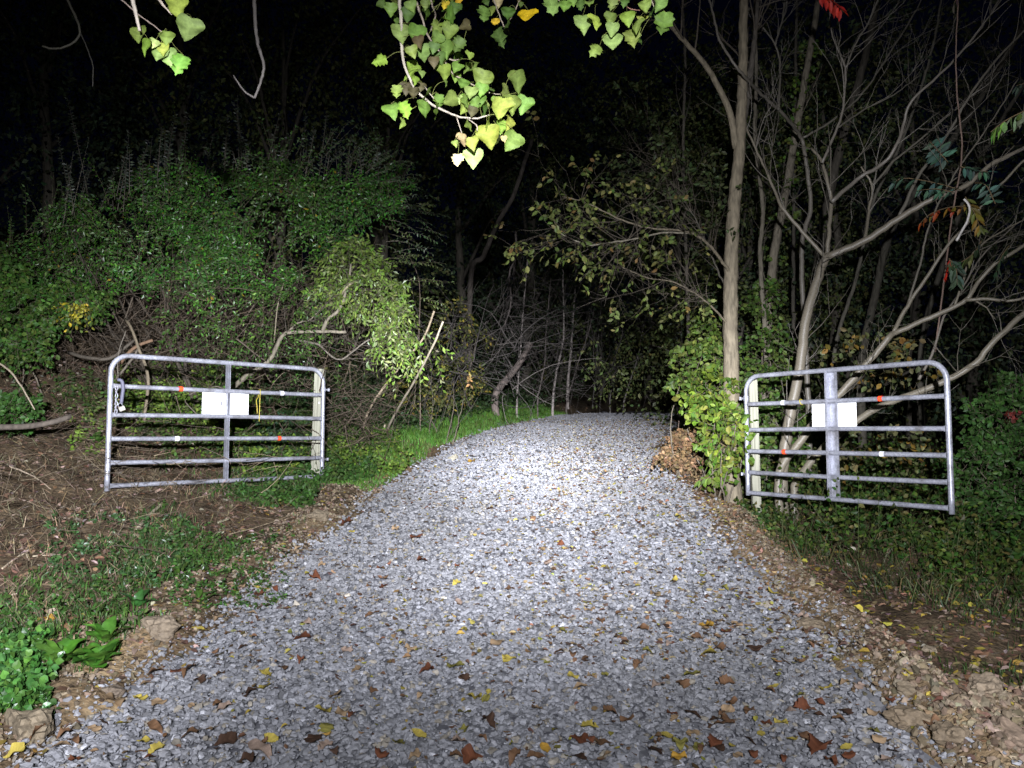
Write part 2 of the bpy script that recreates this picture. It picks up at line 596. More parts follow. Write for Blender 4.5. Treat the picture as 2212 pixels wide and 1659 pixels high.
def stone_cols(n, rng):
    v = np.clip(rng.normal(.275, .042, n), .10, .6)
    v = np.where(rng.random(n) < .02, rng.uniform(.42, .6, n), v)
    hue = rng.random(n)
    c = np.stack([v * np.where(hue < .07, 1.10, .955), v * np.where(hue < .07, 1.0, .97), v * np.where(hue < .07, .82, 1.03)], -1)
    return c


rs = np.random.default_rng(21)
g = G()
def road_pts(y0, y1, dens, rng, over=.10):
    n = int((y1 - y0) * (2 * HALF + .6) * dens)
    y = rng.uniform(y0, y1, n)
    x = road_x(y) + rng.uniform(-HALF - .8, HALF + .8, n)
    a, b_ = edge_dist(x, y)
    u = np.maximum(a, b_)
    keep = u < rng.uniform(-.06, over, n) * (1 + 1.5 * (rng.random(n) < .1))
    return x[keep], y[keep]
for (y0, y1, dens, s0, s1) in ((2.3, 4.6, 2100, .015, .034), (4.6, 6.0, 1500, .016, .035), (6.0, 10.0, 1150, .017, .035), (10.0, 23.0, 560, .022, .042)):
    x, y = road_pts(y0, y1, dens, rs)
    sz = rs.triangular(s0 * .75, s0 * 1.15, s1, len(x))
    z = ground_z(x, y) + sz * rs.uniform(.05, .55, len(x))
    dirt = np.clip(.5 + 1.1 * fbm(x + 70, y * .6, .8, 3), 0, 1)[:, None]      # dusty and cleaner stretches
    cc = stone_cols(len(x), rs) * (1.08 - .26 * dirt) * (1 - dirt * np.array([0, .01, .05]))
    stones(g, np.stack([x, y, z], -1), sz, rs, cc, .32)
x, y = road_pts(2.3, 7.0, 1500, rs, .2)                                     # fines between the stones
sz = rs.uniform(.005, .012, len(x))
stones(g, np.stack([x, y, ground_z(x, y) + rs.uniform(.0, .022, len(x))], -1), sz, rs, stone_cols(len(x), rs) * .95)
gravel = g.build('gravel', M_STONE)
tag(gravel, 'angular bluish grey crushed stones covering the road', kind='stuff')


# ------------------------------------------------------------------ leaves
def kites(g, B, D, N, L, W, col, fold=.25, hexa=False, tipcol=1.0):
    """B base, D direction, N normal, L length, W half width, one leaf each"""
    n = len(B)
    if n == 0: return
    D = norm(D); S = norm(np.cross(D, N)); N = np.cross(S, D)
    L = np.broadcast_to(L, (n,))[:, None]; W = np.broadcast_to(W, (n,))[:, None]
    up = N * W * fold
    i = np.arange(n)[:, None]
    if not hexa:
        V = np.stack([B, B + D * L * .45 + S * W + up, B + D * L - up * .6, B + D * L * .45 - S * W + up], 1)
        F = [np.concatenate([i * 4 + np.array([[0, 1, 2]]), i * 4 + np.array([[0, 2, 3]])])]
        k = 4
    else:
        V = np.stack([B, B + D * L * .28 + S * W * .85 + up, B + D * L * .62 + S * W * .9 + up * .7, B + D * L - up,
                      B + D * L * .62 - S * W * .9 + up * .7, B + D * L * .28 - S * W * .85 + up, B + D * L * .5 - up * .1], 1)
        F = [np.concatenate([i * 7 + np.array([q]) for q in ([0, 1, 6], [1, 2, 6], [2, 3, 6], [3, 4, 6], [4, 5, 6], [5, 0, 6])])]
        k = 7
    c = np.broadcast_to(np.asarray(col, float), (n, 3))
    g.add(V.reshape(-1, 3), F, np.repeat(c, k, 0))


def jitter_cols(n, base, rng, dv=.25, dh=.07):
    base = np.asarray(base, float)
    if base.ndim == 1: base = base[None]
    c = base[rng.integers(0, len(base), n)]
    v = np.exp(rng.normal(0, dv, (n, 1)))
    h = np.exp(rng.normal(0, dh, (n, 3)))
    return np.clip(c * v * h, 0, .8)


def sprays(gl, gt, base, dirs, length, nl, L, W, cols, droop=.25, spread=.9, rng=RNG, hexa=False, twig=.0025, twigcol=(.09, .075, .05), jit=.35, ldroop=.25, tone=None):
    """leafy twigs: leaves set alternately along a bending stem"""
    n = len(base)
    D = norm(dirs); length = np.broadcast_to(length, (n,))
    rnd = norm(rng.normal(0, 1, (n, 3)))
    S1 = norm(np.cross(D, rnd)); S2 = np.cross(D, S1)
    dn = np.array([0, 0, -1.0])
    dr = droop * rng.uniform(.3, 1.4, n)
    for k in range(nl):
        t = .12 + .88 * (k + rng.random(n) * .5) / nl
        pos = base + D * (length * t)[:, None] + dn * (dr * length * t * t)[:, None]
        T = norm(D + dn * (2 * dr * t)[:, None])
        sg = (1 if k % 2 else -1)
        ld = T * .55 + S1 * sg * spread * rng.uniform(.5, 1.1, n)[:, None] + rng.normal(0, jit, (n, 3)) + dn * ldroop
        nn = S2 + rng.normal(0, .5, (n, 3))
        sc = rng.uniform(.65, 1.15, n)
        c = cols(n, rng) if callable(cols) else jitter_cols(n, cols, rng)
        if tone is not None: c = c * tone
        kites(gl, pos, ld, nn, L * sc, W * sc, c, hexa=hexa)
    if gt is not None and twig > 0:
        ts = np.array([0, .35, .7, 1.0])
        th = np.array([0, 2.1, 4.2])
        rr = twig * np.array([1, .8, .55, .25])
        C = base[:, None] + D[:, None] * (length[:, None] * ts)[..., None] + dn * (dr[:, None] * length[:, None] * ts ** 2)[..., None]
        V = C[:, :, None] + (rr[None, :, None, None] * (np.cos(th)[None, None, :, None] * S1[:, None, None] + np.sin(th)[None, None, :, None] * S2[:, None, None]))
        b0 = (np.arange(n) * 12)[:, None]
        F = []
        for a in range(3):
            for q in range(3):
                F.append(b0 + np.array([[a * 3 + q, a * 3 + (q + 1) % 3, a * 3 + 3 + (q + 1) % 3, a * 3 + 3 + q]]))
        gt.add(V.reshape(-1, 3), np.concatenate(F), twigcol)


def shell(ells, n, rng, inner=.55):
    """points with outward directions near the surface of a union of ellipsoids (c, r)"""
    c = np.array([e[0] for e in ells]); r = np.array([e[1] for e in ells])
    w = (r[:, 0] * r[:, 2]); w = w / w.sum()
    k = rng.choice(len(ells), n * 2, p=w)
    d = norm(rng.normal(0, 1, (n * 2, 3)))
    rad = rng.uniform(inner, 1.0, n * 2) ** .6
    p = c[k] + d * r[k] * rad[:, None]
    # drop points deep inside another ellipsoid
    q = (((p[:, None] - c[None]) / r[None]) ** 2).sum(-1)
    ok = (q > .45).all(1)
    p, d, k = p[ok][:n], d[ok][:n], k[ok][:n]
    return p, norm(d / r[k])


def ell(u, v, du, dv, d, thick):
    s = d / FPX
    return (P(u, v, d), np.array([du * s, thick, dv * s]))


# ------------------------------------------------------------------ the gates
RAIL_Z = [0.0, .222, .452, .683, .966, 1.27]
TUBE_R = .0245


def make_gate(name, hinge, end, label, wide):
    hinge = np.array(hinge); end = np.array(end)
    L = float(np.linalg.norm((end - hinge)[:2]))
    ang = math.atan2(end[1] - hinge[1], end[0] - hinge[0])
    root = empty(name, hinge, label, 'gate')
    root.rotation_euler = (0, 0, ang)
    side = 1.0 if wide else -1.0         # local y of the face towards the road and camera
    front = -side if False else (1 if not wide else -1)
    # frame: one bent tube, hinge stile, top rail, end stile
    g = G()
    R = .17
    pts = [(0, 0, -.03)]
    for z in np.linspace(.1, 1.27 - R, 10): pts.append((0, 0, z))
    for a in np.linspace(0, math.pi / 2, 9)[1:]: pts.append((R - R * math.cos(a), 0, 1.27 - R + R * math.sin(a)))
    for x in np.linspace(R, L - R, 14)[1:]: pts.append((x, 0, 1.27))
    for a in np.linspace(0, math.pi / 2, 9)[1:]: pts.append((L - R + R * math.sin(a), 0, 1.27 - R + R * math.cos(a)))
    for z in np.linspace(1.27 - R, -.05, 10)[1:]: pts.append((L, 0, z))
    tube(g, pts, TUBE_R, 14, cap=True)
    g.build('frame_tube', M_STEEL, root, smooth=True)
    for z in RAIL_Z[:5]:
        g = G()
        sag = -.006 * math.sin(z * 7)
        xsr = np.linspace(TUBE_R * .9, L - TUBE_R * .9, 16)
        tube(g, [(x, 0, z + sag * math.sin(math.pi * x / L)) for x in xsr], TUBE_R * .93, 12, cap=False)
        for xa, xb in ((TUBE_R * .8, TUBE_R + .010), (L - TUBE_R - .010, L - TUBE_R * .8)):
            tube(g, [(xa, 0, z), (xb, 0, z)], TUBE_R * .93 + .0035, 12, cap=False, bump=.04)
        g.build('rail', M_STEEL, root, smooth=True)
    # centre stay, a folded channel the rails pass through
    xm = L * (.50 if not wide else .485)
    g = G()
    w = .044 if wide else .013
    f = front
    z0, z1 = -.015, 1.262
    for (x0, x1, y0, y1) in ((xm - w, xm + w, -f * .031, -f * .0275),
                             (xm - w, xm - w + .004, -f * .0275, f * .030),
                             (xm + w - .004, xm + w, -f * .0275, f * (.030 if not wide else .004)),
                             (xm - w - (.014 if wide else .003), xm - w, f * .027, f * .030)):
        box(g, (x0, min(y0, y1), z0), (x1, max(y0, y1), z1))
    if wide:
        box(g, (xm + w, min(f * .0, f * .004), z0), (xm + w + .016, max(f * .0, f * .004), z1))
    g.build('centre_stay', M_STEEL, root)
    # hinge clamps on the hinge stile
    for z in (.20, 1.03):
        g = G()
        tube(g, [(0, 0, z - .025), (0, 0, z + .025)], TUBE_R + .006, 12)
        tube(g, [(-.075, 0, z), (.02, 0, z)], .010, 8)
        box(g, (-.085, -.018, z - .018), (-.065, .018, z + .018), bev=.004)
        g.build('hinge_clamp', M_STEEL, root)
    return root, L, xm, front


HL = P(695, 1029, 9.17); EL = P(231, 1047, 7.45); EL[2] = HL[2]
gateL, LL, xmL, fL = make_gate('farm_gate', HL, EL, 'tube gate standing open on the left verge, padlock and chain on its free end', False)
HR = P(1616, 1064, 8.47); ER = P(2056, 1101, 6.65); ER[2] = HR[2]
gateR, LR, xmR, fR = make_gate('farm_gate', HR, ER, 'tube gate with the wide centre channel, standing open on the right verge', True)


def on_gate(root, x, y, z):
    a = root.rotation_euler[2]
    return np.array([root.location[0] + x * math.cos(a) - y * math.sin(a), root.location[1] + x * math.sin(a) + y * math.cos(a), root.location[2] + z])


def tape(root, x, z, red):
    g = G()
    tube(g, [(x - .021, 0, z), (x + .021, 0, z)], TUBE_R * .93 + .0035, 14, cap=False)
    o = g.build('reflective_tape', M_TAPE_R if red else M_TAPE_W, root, smooth=True)
    o['label'] = ('red' if red else 'white') + ' reflective band wrapped round the rail'
    if red:  # orange bands paint the glow of returned light onto the red tape
        g = G()
        for a, b_ in ((-.012, -.002), (.002, .012)):
            tube(g, [(x + a, 0, z), (x + b_, 0, z)], TUBE_R * .93 + .0045, 14, cap=False)
        g.build('painted_glow_band', M_TAPE_O, o, smooth=True)


tape(gateL, LL * .715, RAIL_Z[4], True); tape(gateL, LL * .23, RAIL_Z[4], False)
tape(gateL, LL * .725, RAIL_Z[2], False); tape(gateL, LL * .24, RAIL_Z[2], True)
tape(gateR, LR * .225, RAIL_Z[4], False); tape(gateR, LR * .72, RAIL_Z[4], True)
tape(gateR, LR * .225, RAIL_Z[2], True); tape(gateR, LR * .72, RAIL_Z[2], False)


def make_sign(root, x, front, label, w=.255, h=.118, off=0.0, notch=False):
    c = on_gate(root, x + off, -front * .036, (RAIL_Z[3] + RAIL_Z[4]) / 2 - .002)
    o = empty('sign', c, label, 'sign')
    o.rotation_euler = (0, 0, root.rotation_euler[2])
    g = G()
    box(g, (-w, -.0015, -h), (w, .0015, h), bev=.0007)
    g.build('plate', M_SIGN, o)
    g = G()
    for sx in (-.75, .75):
        tube(g, [(w * sx, -.004, 0), (w * sx, .004, 0)], .006, 8)
    g.build('bolt', M_CHAIN, o)
    if notch:
        g = G()
        box(g, (.012 + .030, min(front * .004, front * .012), -.02), (.012 + .052, max(front * .004, front * .012), .03), bev=.002)
        g.build('bracket', M_STEEL, o)
    return o


make_sign(gateL, xmL, fL, 'blank white reflective sign behind the narrow stay of the padlocked gate', w=.262, notch=True)
make_sign(gateR, xmR, fR, 'blank white reflective sign behind the wide channel of the right gate', w=.245, off=-.008)

# yellow cords on the rails
def ring_pts(c, ax, r, n=14):
    ax = norm(np.array(ax)); a = norm(np.cross(ax, [0, 0, 1])); b_ = np.cross(ax, a)
    return [c + r * (math.cos(t) * a + math.sin(t) * b_) for t in np.linspace(0, 2 * math.pi, n)]
dL = np.array([math.cos(gateL.rotation_euler[2]), math.sin(gateL.rotation_euler[2]), 0])
c = on_gate(gateL, LL * .345, 0, RAIL_Z[4])
g = G()
fy = fL * .033
top = on_gate(gateL, LL * .345, 0, RAIL_Z[4] + .03)
loop = [on_gate(gateL, LL * .345 + dx, y_, z_) for dx, y_, z_ in
        ((.012, fy, RAIL_Z[3] - .045), (.010, fy, RAIL_Z[3] + .05), (.008, fy, RAIL_Z[4] - .04), (.004, fy, RAIL_Z[4]), (.0, fy * .6, RAIL_Z[4] + .028),
         (-.002, -fy, RAIL_Z[4] + .015), (-.006, -fy * .9, RAIL_Z[4] - .05), (.03, -.2 * fy, RAIL_Z[4] - .09), (.032, fy * .5, RAIL_Z[3] + .12), (.030, fy * .6, RAIL_Z[3] + .045))]
p_, r_ = smooth_path(loop, [.0055] * len(loop), .02)
tube(g, p_, .0038, 6)
tag(g.build('cord', M_CORD, smooth=True, org=c), 'yellow cord looped over the rail right of the white sign on the padlocked gate', 'cord')
c = on_gate(gateR, LR * .325, 0, RAIL_Z[4])
dR = np.array([math.cos(gateR.rotation_euler[2]), math.sin(gateR.rotation_euler[2]), 0])
g = G(); tube(g, ring_pts(c, dR + np.array([0, 0, .25]), .029, 18), .004, 6, cap=False)
tag(g.build('cord', M_CORD, smooth=True, org=c), 'short yellow cord tied round the upper rail of the right gate', 'cord')

# chain and padlock at the free end of the left gate
c = on_gate(gateL, LL - .055, 0, RAIL_Z[4])
root = empty('chain', c, 'grey rubber covered chain looped over the free end of the padlocked gate', 'chain')
g = G(); pp, rr = smooth_path([(0.0, .03 * fL, .06), (-.03, .05 * fL, .05), (-.045, .05 * fL, -.02), (-.04, .045 * fL, -.1), (-.035, .04 * fL, -.17)], [.017] * 5, .02)
R3 = np.array([[math.cos(gateL.rotation_euler[2]), -math.sin(gateL.rotation_euler[2]), 0], [math.sin(gateL.rotation_euler[2]), math.cos(gateL.rotation_euler[2]), 0], [0, 0, 1]])
tube(g, pp @ R3.T, rr, 8); g.build('sleeve', M_RUBBER, root, smooth=True)
for q in range(7):
    g = G()
    cc = np.array([.012 + .004 * (q % 2), .045 * fL, -.02 - .038 * q])
    ax = (1, 0, 0) if q % 2 else (0, 1, 0)
    ring = [cc + np.array([(.011 * math.cos(t)) * (1 if q % 2 == 0 else 0), (.011 * math.cos(t)) * (q % 2), .026 * math.sin(t)]) for t in np.linspace(0, 2 * math.pi, 13)]
    tube(g, np.array(ring) @ R3.T, .0045, 5, cap=False)
    g.build('link', M_CHAIN, root, smooth=True)
c2 = on_gate(gateL, LL - .085, fL * .05, RAIL_Z[4] - .20)
root = empty('padlock', c2, 'small pale padlock hanging from the chain on the left gate', 'padlock')
root.rotation_euler = (0, math.radians(25), gateL.rotation_euler[2])
g = G(); box(g, (-.028, -.014, -.045), (.028, .014, 0), bev=.005); g.build('body', M_LOCK, root)
g = G(); tube(g, [(-.018, 0, -.004), (-.018, 0, .02), (-.010, 0, .034), (.010, 0, .034), (.018, 0, .02), (.018, 0, -.004)], .0045, 8); g.build('shackle', M_CHAIN, root, smooth=True)


def make_post(u, d, vtop, w, th, yaw, label, lean=0.0):
    t = P(u, vtop, d)
    zb = float(ground_z(t[0], t[1])) - .12
    root = empty('gate_post', (t[0], t[1], zb), label, 'post')
    root.rotation_euler = (0, lean, yaw)
    g = G(); box(g, (-w / 2, -th / 2, 0), (w / 2, th / 2, t[2] - zb), bev=.006)
    g.build('timber', M_POST, root)
    g = G(); tube(g, [(.012, -th / 2 - .002, (t[2] - zb) * .72), (.012, -th / 2 + .01, (t[2] - zb) * .72)], .011, 8); g.build('bolt', M_CHAIN, root)


make_post(686, 9.30, 797, .118, .10, math.radians(4), 'square weathered timber post that the padlocked gate hangs on', math.radians(1.2))
make_post(1629, 8.62, 817, .092, .09, math.radians(-6), 'square weathered timber post beside the tree trunk, carrying the right gate', math.radians(-.6))


# ------------------------------------------------------------------ trees
def px_r(w, d): return w * d / FPX / 2


class Tree:
    def __init__(s, name, base, label, cat='tree', group=None, mat=None, seed=1):
        s.base = np.array(base, float); s.root = empty(name, base, label, cat, group)
        s.mat = mat or M_BARK; s.rng = np.random.default_rng(seed); s.limbs = []
    def limb(s, pts, w0, w1, name='branch', col=(.2, .17, .13), dz=0.0, jit=.0035, k=None, bump_=.022, to_ground=False):
        """pts: (u, v, d) picture points with depth"""
        Pw = np.array([P(*p) for p in pts])
        if to_ground:
            q = Pw[0].copy(); q[2] = float(ground_z(q[0], q[1])) - .1
            if q[2] < Pw[0][2] - .02: Pw = np.vstack([q, Pw])
        d = Pw[:, 1]
        t = np.linspace(0, 1, len(Pw))
        r = .92 * (w0 * (1 - t) + w1 * t) * d / FPX / 2
        p_, r_ = smooth_path(Pw, r, .07, jit, s.rng)
        r_ = r_ * np.where(np.arange(len(r_)) == 0, 1.0, 1.0)
        if to_ground: r_[:2] *= np.array([1.35, 1.15])[:len(r_[:2])]
        g = G(); tube(g, p_, r_, k or (12 if w0 > 16 else 7), col, bump_, rng=s.rng)
        o = g.build(name, s.mat, s.root, smooth=True, org=s.base)
        s.limbs.append((p_, r_))
        return p_, r_
    def twigs(s, n, length, col=(.12, .10, .075), rad=.006, up=.5, name='twigs', which=None, tmin=.25, sub=2, kind=True, lean=(0, 0, 0)):
        g = G(); rng = s.rng
        L = s.limbs if which is None else [s.limbs[i] for i in which]
        ends = []
        for i in range(n):
            p_, r_ = L[rng.integers(len(L))]
            j = int(rng.uniform(tmin, 1) * (len(p_) - 1)); j = max(1, j)
            T = norm(p_[j] - p_[j - 1])
            d = norm(T * rng.uniform(.3, .9) + norm(rng.normal(0, 1, 3)) * .8 + np.array([0, 0, up]) + np.array(lean))
            ll = length * rng.uniform(.4, 1.3)
            ends += s._tw(g, p_[j], d, ll, min(rad, r_[j] * .6) * rng.uniform(.7, 1.2), sub, col, up)
        if g.n:
            o = g.build(name, s.mat, s.root, smooth=True, org=s.base)
            if kind: o['kind'] = 'stuff'
        return ends
    def _tw(s, g, p0, d, ll, r, sub, col, up):
        rng = s.rng; m = 6
        pts = [p0]; dd = d
        for q in range(m):
            dd = norm(dd + rng.normal(0, .14, 3) + np.array([0, 0, up * .10]))
            pts.append(pts[-1] + dd * ll / m)
        tube(g, pts, np.linspace(r, r * .25, m + 1), 4, col, cap=False)
        e = [(pts[-1], dd)]
        if sub > 0:
            for q in range(rng.integers(1, 4)):
                j = rng.integers(2, m)
                d2 = norm(dd + norm(rng.normal(0, 1, 3)) * .9)
                e += s._tw(g, pts[j], d2, ll * rng.uniform(.3, .6), r * .55, sub - 1, col, up)
        return e
    def foliage(s, ends, nl, length, L, W, cols, name='leaves', mat=None, droop=.3, hexa=True, twig=.002, nmax=None):
        b_ = np.array([e[0] for e in ends]); d = np.array([e[1] for e in ends])
        if nmax and len(b_) > nmax:
            k = s.rng.choice(len(b_), nmax, replace=False); b_, d = b_[k], d[k]
        gl, gt = G(), G()
        sprays(gl, gt, b_, d, length * s.rng.uniform(.6, 1.2, len(b_)), nl, L, W, cols, droop=droop, rng=s.rng, hexa=hexa, twig=twig)
        o = gl.build(name, mat or M_LEAF, s.root, org=s.base); o['kind'] = 'stuff'
        o = gt.build('leaf_stems', M_TWIG, s.root, org=s.base); o['kind'] = 'stuff'


YG = [(.17, .20, .055), (.14, .18, .05), (.21, .22, .07), (.11, .155, .04)]
DG = [(.035, .075, .022), (.05, .09, .026), (.06, .085, .03), (.03, .055, .025)]
TEAL = [(.075, .15, .10), (.10, .18, .12), (.06, .125, .09)]

# --- A: the straight grey tree beside the right post
dA = 9.15
bA = P(1582, 1085, dA); bA[2] = float(ground_z(bA[0], bA[1]))
A = Tree('tall_tree', bA, 'tall straight grey trunk forking high up, right beside the gate post', seed=31)
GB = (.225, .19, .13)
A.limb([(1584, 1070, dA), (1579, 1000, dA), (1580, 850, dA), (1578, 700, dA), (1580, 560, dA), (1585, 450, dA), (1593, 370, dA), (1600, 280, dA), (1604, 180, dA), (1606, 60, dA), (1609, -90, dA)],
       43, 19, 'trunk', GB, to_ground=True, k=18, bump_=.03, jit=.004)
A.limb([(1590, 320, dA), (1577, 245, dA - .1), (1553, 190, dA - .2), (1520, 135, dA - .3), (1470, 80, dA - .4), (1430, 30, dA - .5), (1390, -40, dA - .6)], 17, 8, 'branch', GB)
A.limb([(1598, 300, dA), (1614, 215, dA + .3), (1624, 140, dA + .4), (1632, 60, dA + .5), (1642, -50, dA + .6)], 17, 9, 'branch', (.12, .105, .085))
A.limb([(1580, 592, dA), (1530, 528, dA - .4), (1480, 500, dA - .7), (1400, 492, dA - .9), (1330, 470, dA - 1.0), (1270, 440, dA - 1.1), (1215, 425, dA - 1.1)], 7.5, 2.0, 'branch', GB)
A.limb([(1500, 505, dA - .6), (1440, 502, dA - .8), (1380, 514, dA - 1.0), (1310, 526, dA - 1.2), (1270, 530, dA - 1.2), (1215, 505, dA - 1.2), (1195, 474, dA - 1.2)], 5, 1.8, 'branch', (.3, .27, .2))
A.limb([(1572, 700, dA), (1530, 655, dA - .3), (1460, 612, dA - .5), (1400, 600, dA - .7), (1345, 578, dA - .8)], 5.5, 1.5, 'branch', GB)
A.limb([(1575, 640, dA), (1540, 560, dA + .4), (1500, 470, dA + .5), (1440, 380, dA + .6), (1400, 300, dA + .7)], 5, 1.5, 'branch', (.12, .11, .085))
e = A.twigs(110, .6, rad=.005, up=.05, which=[3, 4, 5], tmin=.3, sub=1)
A.foliage(e, 5, .22, .075, .021, YG + YG + YG + [(.24, .17, .06)], nmax=180, droop=.4)
e = A.twigs(80, .8, rad=.005, up=.1, which=[6], tmin=.2, sub=1, name='twigs')
A.foliage(e, 5, .25, .075, .021, [(.085, .11, .04), (.06, .09, .035)], nmax=200, droop=.4, name='leaves')
A.twigs(26, 1.1, rad=.011, up=.35, which=[1, 2], tmin=.4, sub=2)

# --- B: smooth leaning tree that forks behind the gate
dB = 8.9
BB = (.19, .166, .122)
bB = P(1688, 1050, dB); bB[2] = float(ground_z(bB[0], bB[1]))
B = Tree('leaning_tree', bB, 'smooth glossy trunk behind the right gate that forks into a wide Y', mat=M_SMOOTHBARK, seed=32)
B.limb([(1690, 1030, dB), (1703, 920, dB), (1727, 800, dB), (1741, 690, dB), (1764, 610, dB), (1786, 549, dB)], 27, 19, 'trunk', BB, to_ground=True, k=14)
B.limb([(1783, 556, dB), (1733, 500, dB), (1690, 448, dB), (1675, 415, dB + .1), (1648, 353, dB + .2), (1618, 290, dB + .3), (1598, 240, dB + .4)], 10, 4, 'branch', BB)
B.limb([(1786, 552, dB), (1791, 500, dB), (1796, 433, dB + .1), (1786, 390, dB + .1), (1774, 348, dB + .2), (1752, 320, dB + .3)], 11, 6, 'branch', BB)
B.limb([(1787, 555, dB), (1868, 520, dB - .2), (1941, 472, dB - .4), (2010, 432, dB - .6), (2085, 402, dB - .7), (2150, 350, dB - .8), (2260, 300, dB - .9)], 18, 8, 'branch', BB)
B.limb([(1796, 436, dB), (1858, 383, dB), (1908, 353, dB - .2), (1938, 313, dB - .3), (1955, 260, dB - .3), (1970, 217, dB - .4), (2041, 150, dB - .5), (2120, 60, dB - .6), (2170, -20, dB - .6)], 11, 4, 'branch', (.15, .133, .108))
B.limb([(1776, 352, dB), (1808, 277, dB), (1821, 233, dB), (1826, 147, dB), (1808, 107, dB), (1795, 60, dB), (1790, -20, dB)], 7, 3.5, 'branch', (.15, .133, .108))
B.limb([(1826, 150, dB), (1850, 90, dB), (1880, 40, dB), (1905, -20, dB)], 5, 3, 'branch', (.13, .118, .092))
B.limb([(1808, 277, dB), (1870, 235, dB + .2), (1930, 205, dB + .2), (1990, 160, dB + .3)], 5, 2, 'branch', (.12, .11, .085))
B.limb([(1868, 520, dB - .2), (1878, 450, dB), (1884, 400, dB), (1860, 360, dB)], 8, 4, 'branch', BB)
B.limb([(1941, 472, dB - .4), (1985, 380, dB - .4), (2040, 300, dB - .4), (2100, 200, dB - .5), (2160, 120, dB - .5), (2240, 40, dB - .5)], 9, 4, 'branch', (.13, .118, .092))
B.limb([(1884, 402, dB), (1930, 350, dB), (1990, 300, dB), (2060, 240, dB), (2130, 190, dB)], 6, 3, 'branch', (.13, .118, .092))
B.twigs(110, .8, rad=.008, up=.55, tmin=.3, sub=2, col=(.13, .115, .09), lean=(.25, 0, 0))

# --- B2: thin trunk behind, arching left
dC = 10.6
b2 = P(1742, 900, dC); b2[2] = float(ground_z(b2[0], b2[1]))
B2 = Tree('thin_tree', b2, 'thin trunk arching left across the grey tree, behind the wide Y', mat=M_SMOOTHBARK, seed=33)
B2.limb([(1745, 850, dC), (1738, 700, dC), (1732, 600, dC), (1735, 510, dC), (1751, 457, dC), (1748, 400, dC), (1738, 333, dC), (1730, 297, dC), (1695, 250, dC - .6), (1641, 200, dC - 1.2), (1598, 153, dC - 1.8), (1555, 87, dC - 1.8), (1538, 20, dC - 1.8), (1520, -40, dC - 1.8)],
        14, 5, 'trunk', (.17, .152, .122), to_ground=True)
B2.limb([(1682, 237, dC - .8), (1685, 150, dC - .6), (1675, 97, dC - .6), (1640, 50, dC - .6), (1600, 0, dC - .6)], 6, 3, 'branch', (.13, .118, .092))
B2.limb([(1675, 97, dC - .6), (1692, 30, dC - .6), (1700, -30, dC - .6)], 5, 3, 'branch', (.13, .118, .092))
B2.limb([(1735, 297, dC), (1790, 265, dC), (1860, 205, dC), (1925, 110, dC), (1980, 20, dC), (2000, -30, dC)], 6, 3, 'branch', (.13, .118, .092))
B2.twigs(30, .8, rad=.009, up=.5, tmin=.4, sub=2, col=(.11, .10, .08))

# --- C: long stem leaning right behind the gate
dS = 8.3
bC = P(1668, 1075, dS + .5); bC[2] = float(ground_z(bC[0], bC[1]))
C = Tree('leaning_tree', bC, 'slanting stem rising to the right behind the white sign of the right gate', mat=M_SMOOTHBARK, seed=34)
CB = (.195, .172, .125)
C.limb([(1684, 1020, dS + .5), (1725, 960, dS + .4), (1768, 900, dS + .3), (1818, 846, dS + .2), (1868, 790, dS + .1), (1928, 720, dS)], 20, 14, 'trunk', CB, to_ground=True, k=12)
C.limb([(1928, 722, dS), (1960, 660, dS), (2008, 590, dS - .1), (2041, 540, dS - .2), (2100, 470, dS - .3), (2160, 400, dS - .4), (2240, 320, dS - .5)], 10, 5, 'branch', CB)
C.limb([(1928, 722, dS), (2008, 686, dS - .2), (2061, 663, dS - .3), (2092, 642, dS - .4), (2112, 612, dS - .4), (2150, 570, dS - .5), (2230, 520, dS - .6)], 13, 8, 'branch', CB)
C.limb([(2085, 648, dS - .4), (2140, 646, dS - .5), (2180, 650, dS - .6), (2240, 640, dS - .7)], 9, 6, 'branch', CB)
C.limb([(2061, 663, dS - .3), (2078, 615, dS - .3), (2095, 560, dS - .3), (2130, 520, dS - .3), (2220, 470, dS - .3)], 6, 3, 'branch', CB)
C.limb([(1960, 660, dS), (1990, 560, dS), (2010, 480, dS), (2060, 380, dS), (2130, 280, dS), (2200, 170, dS)], 6, 3, 'branch', (.15, .135, .105))
C.limb([(1985, 820, dS - .2), (2016, 756, dS - .2), (2038, 686, dS - .2), (2075, 630, dS - .2), (2121, 553, dS - .2), (2200, 480, dS - .2)], 7, 3, 'branch', (.17, .15, .12))
C.limb([(2100, 645, dS - .4), (2130, 665, dS - .4), (2150, 690, dS - .4)], 5, 2, 'branch', CB)
C.twigs(60, .6, rad=.006, up=.4, tmin=.35, sub=2, col=(.14, .125, .095), lean=(.3, 0, 0))

# --- D: lower stem, right
bD = P(1712, 1080, dS + .7); bD[2] = float(ground_z(bD[0], bD[1]))
D_ = Tree('leaning_tree', bD, 'lowest slanting stem, leaving the right gate over its outer corner', mat=M_SMOOTHBARK, seed=35)
D_.limb([(1716, 1050, dS + .7), (1741, 1013, dS + .6), (1772, 975, dS + .5), (1810, 940, dS + .4), (1855, 905, dS + .3), (1918, 871, dS + .1), (1985, 846, dS - .1), (2061, 812, dS - .3), (2108, 784, dS - .4), (2141, 744, dS - .5), (2225, 665, dS - .6)],
        18, 13, 'trunk', CB, to_ground=True, k=12)
D_.limb([(2055, 815, dS - .3), (2085, 795, dS - .4), (2115, 788, dS - .5)], 6, 4, 'branch', CB)
D_.twigs(12, .5, rad=.007, up=.4, tmin=.4, sub=1, col=(.14, .125, .095))

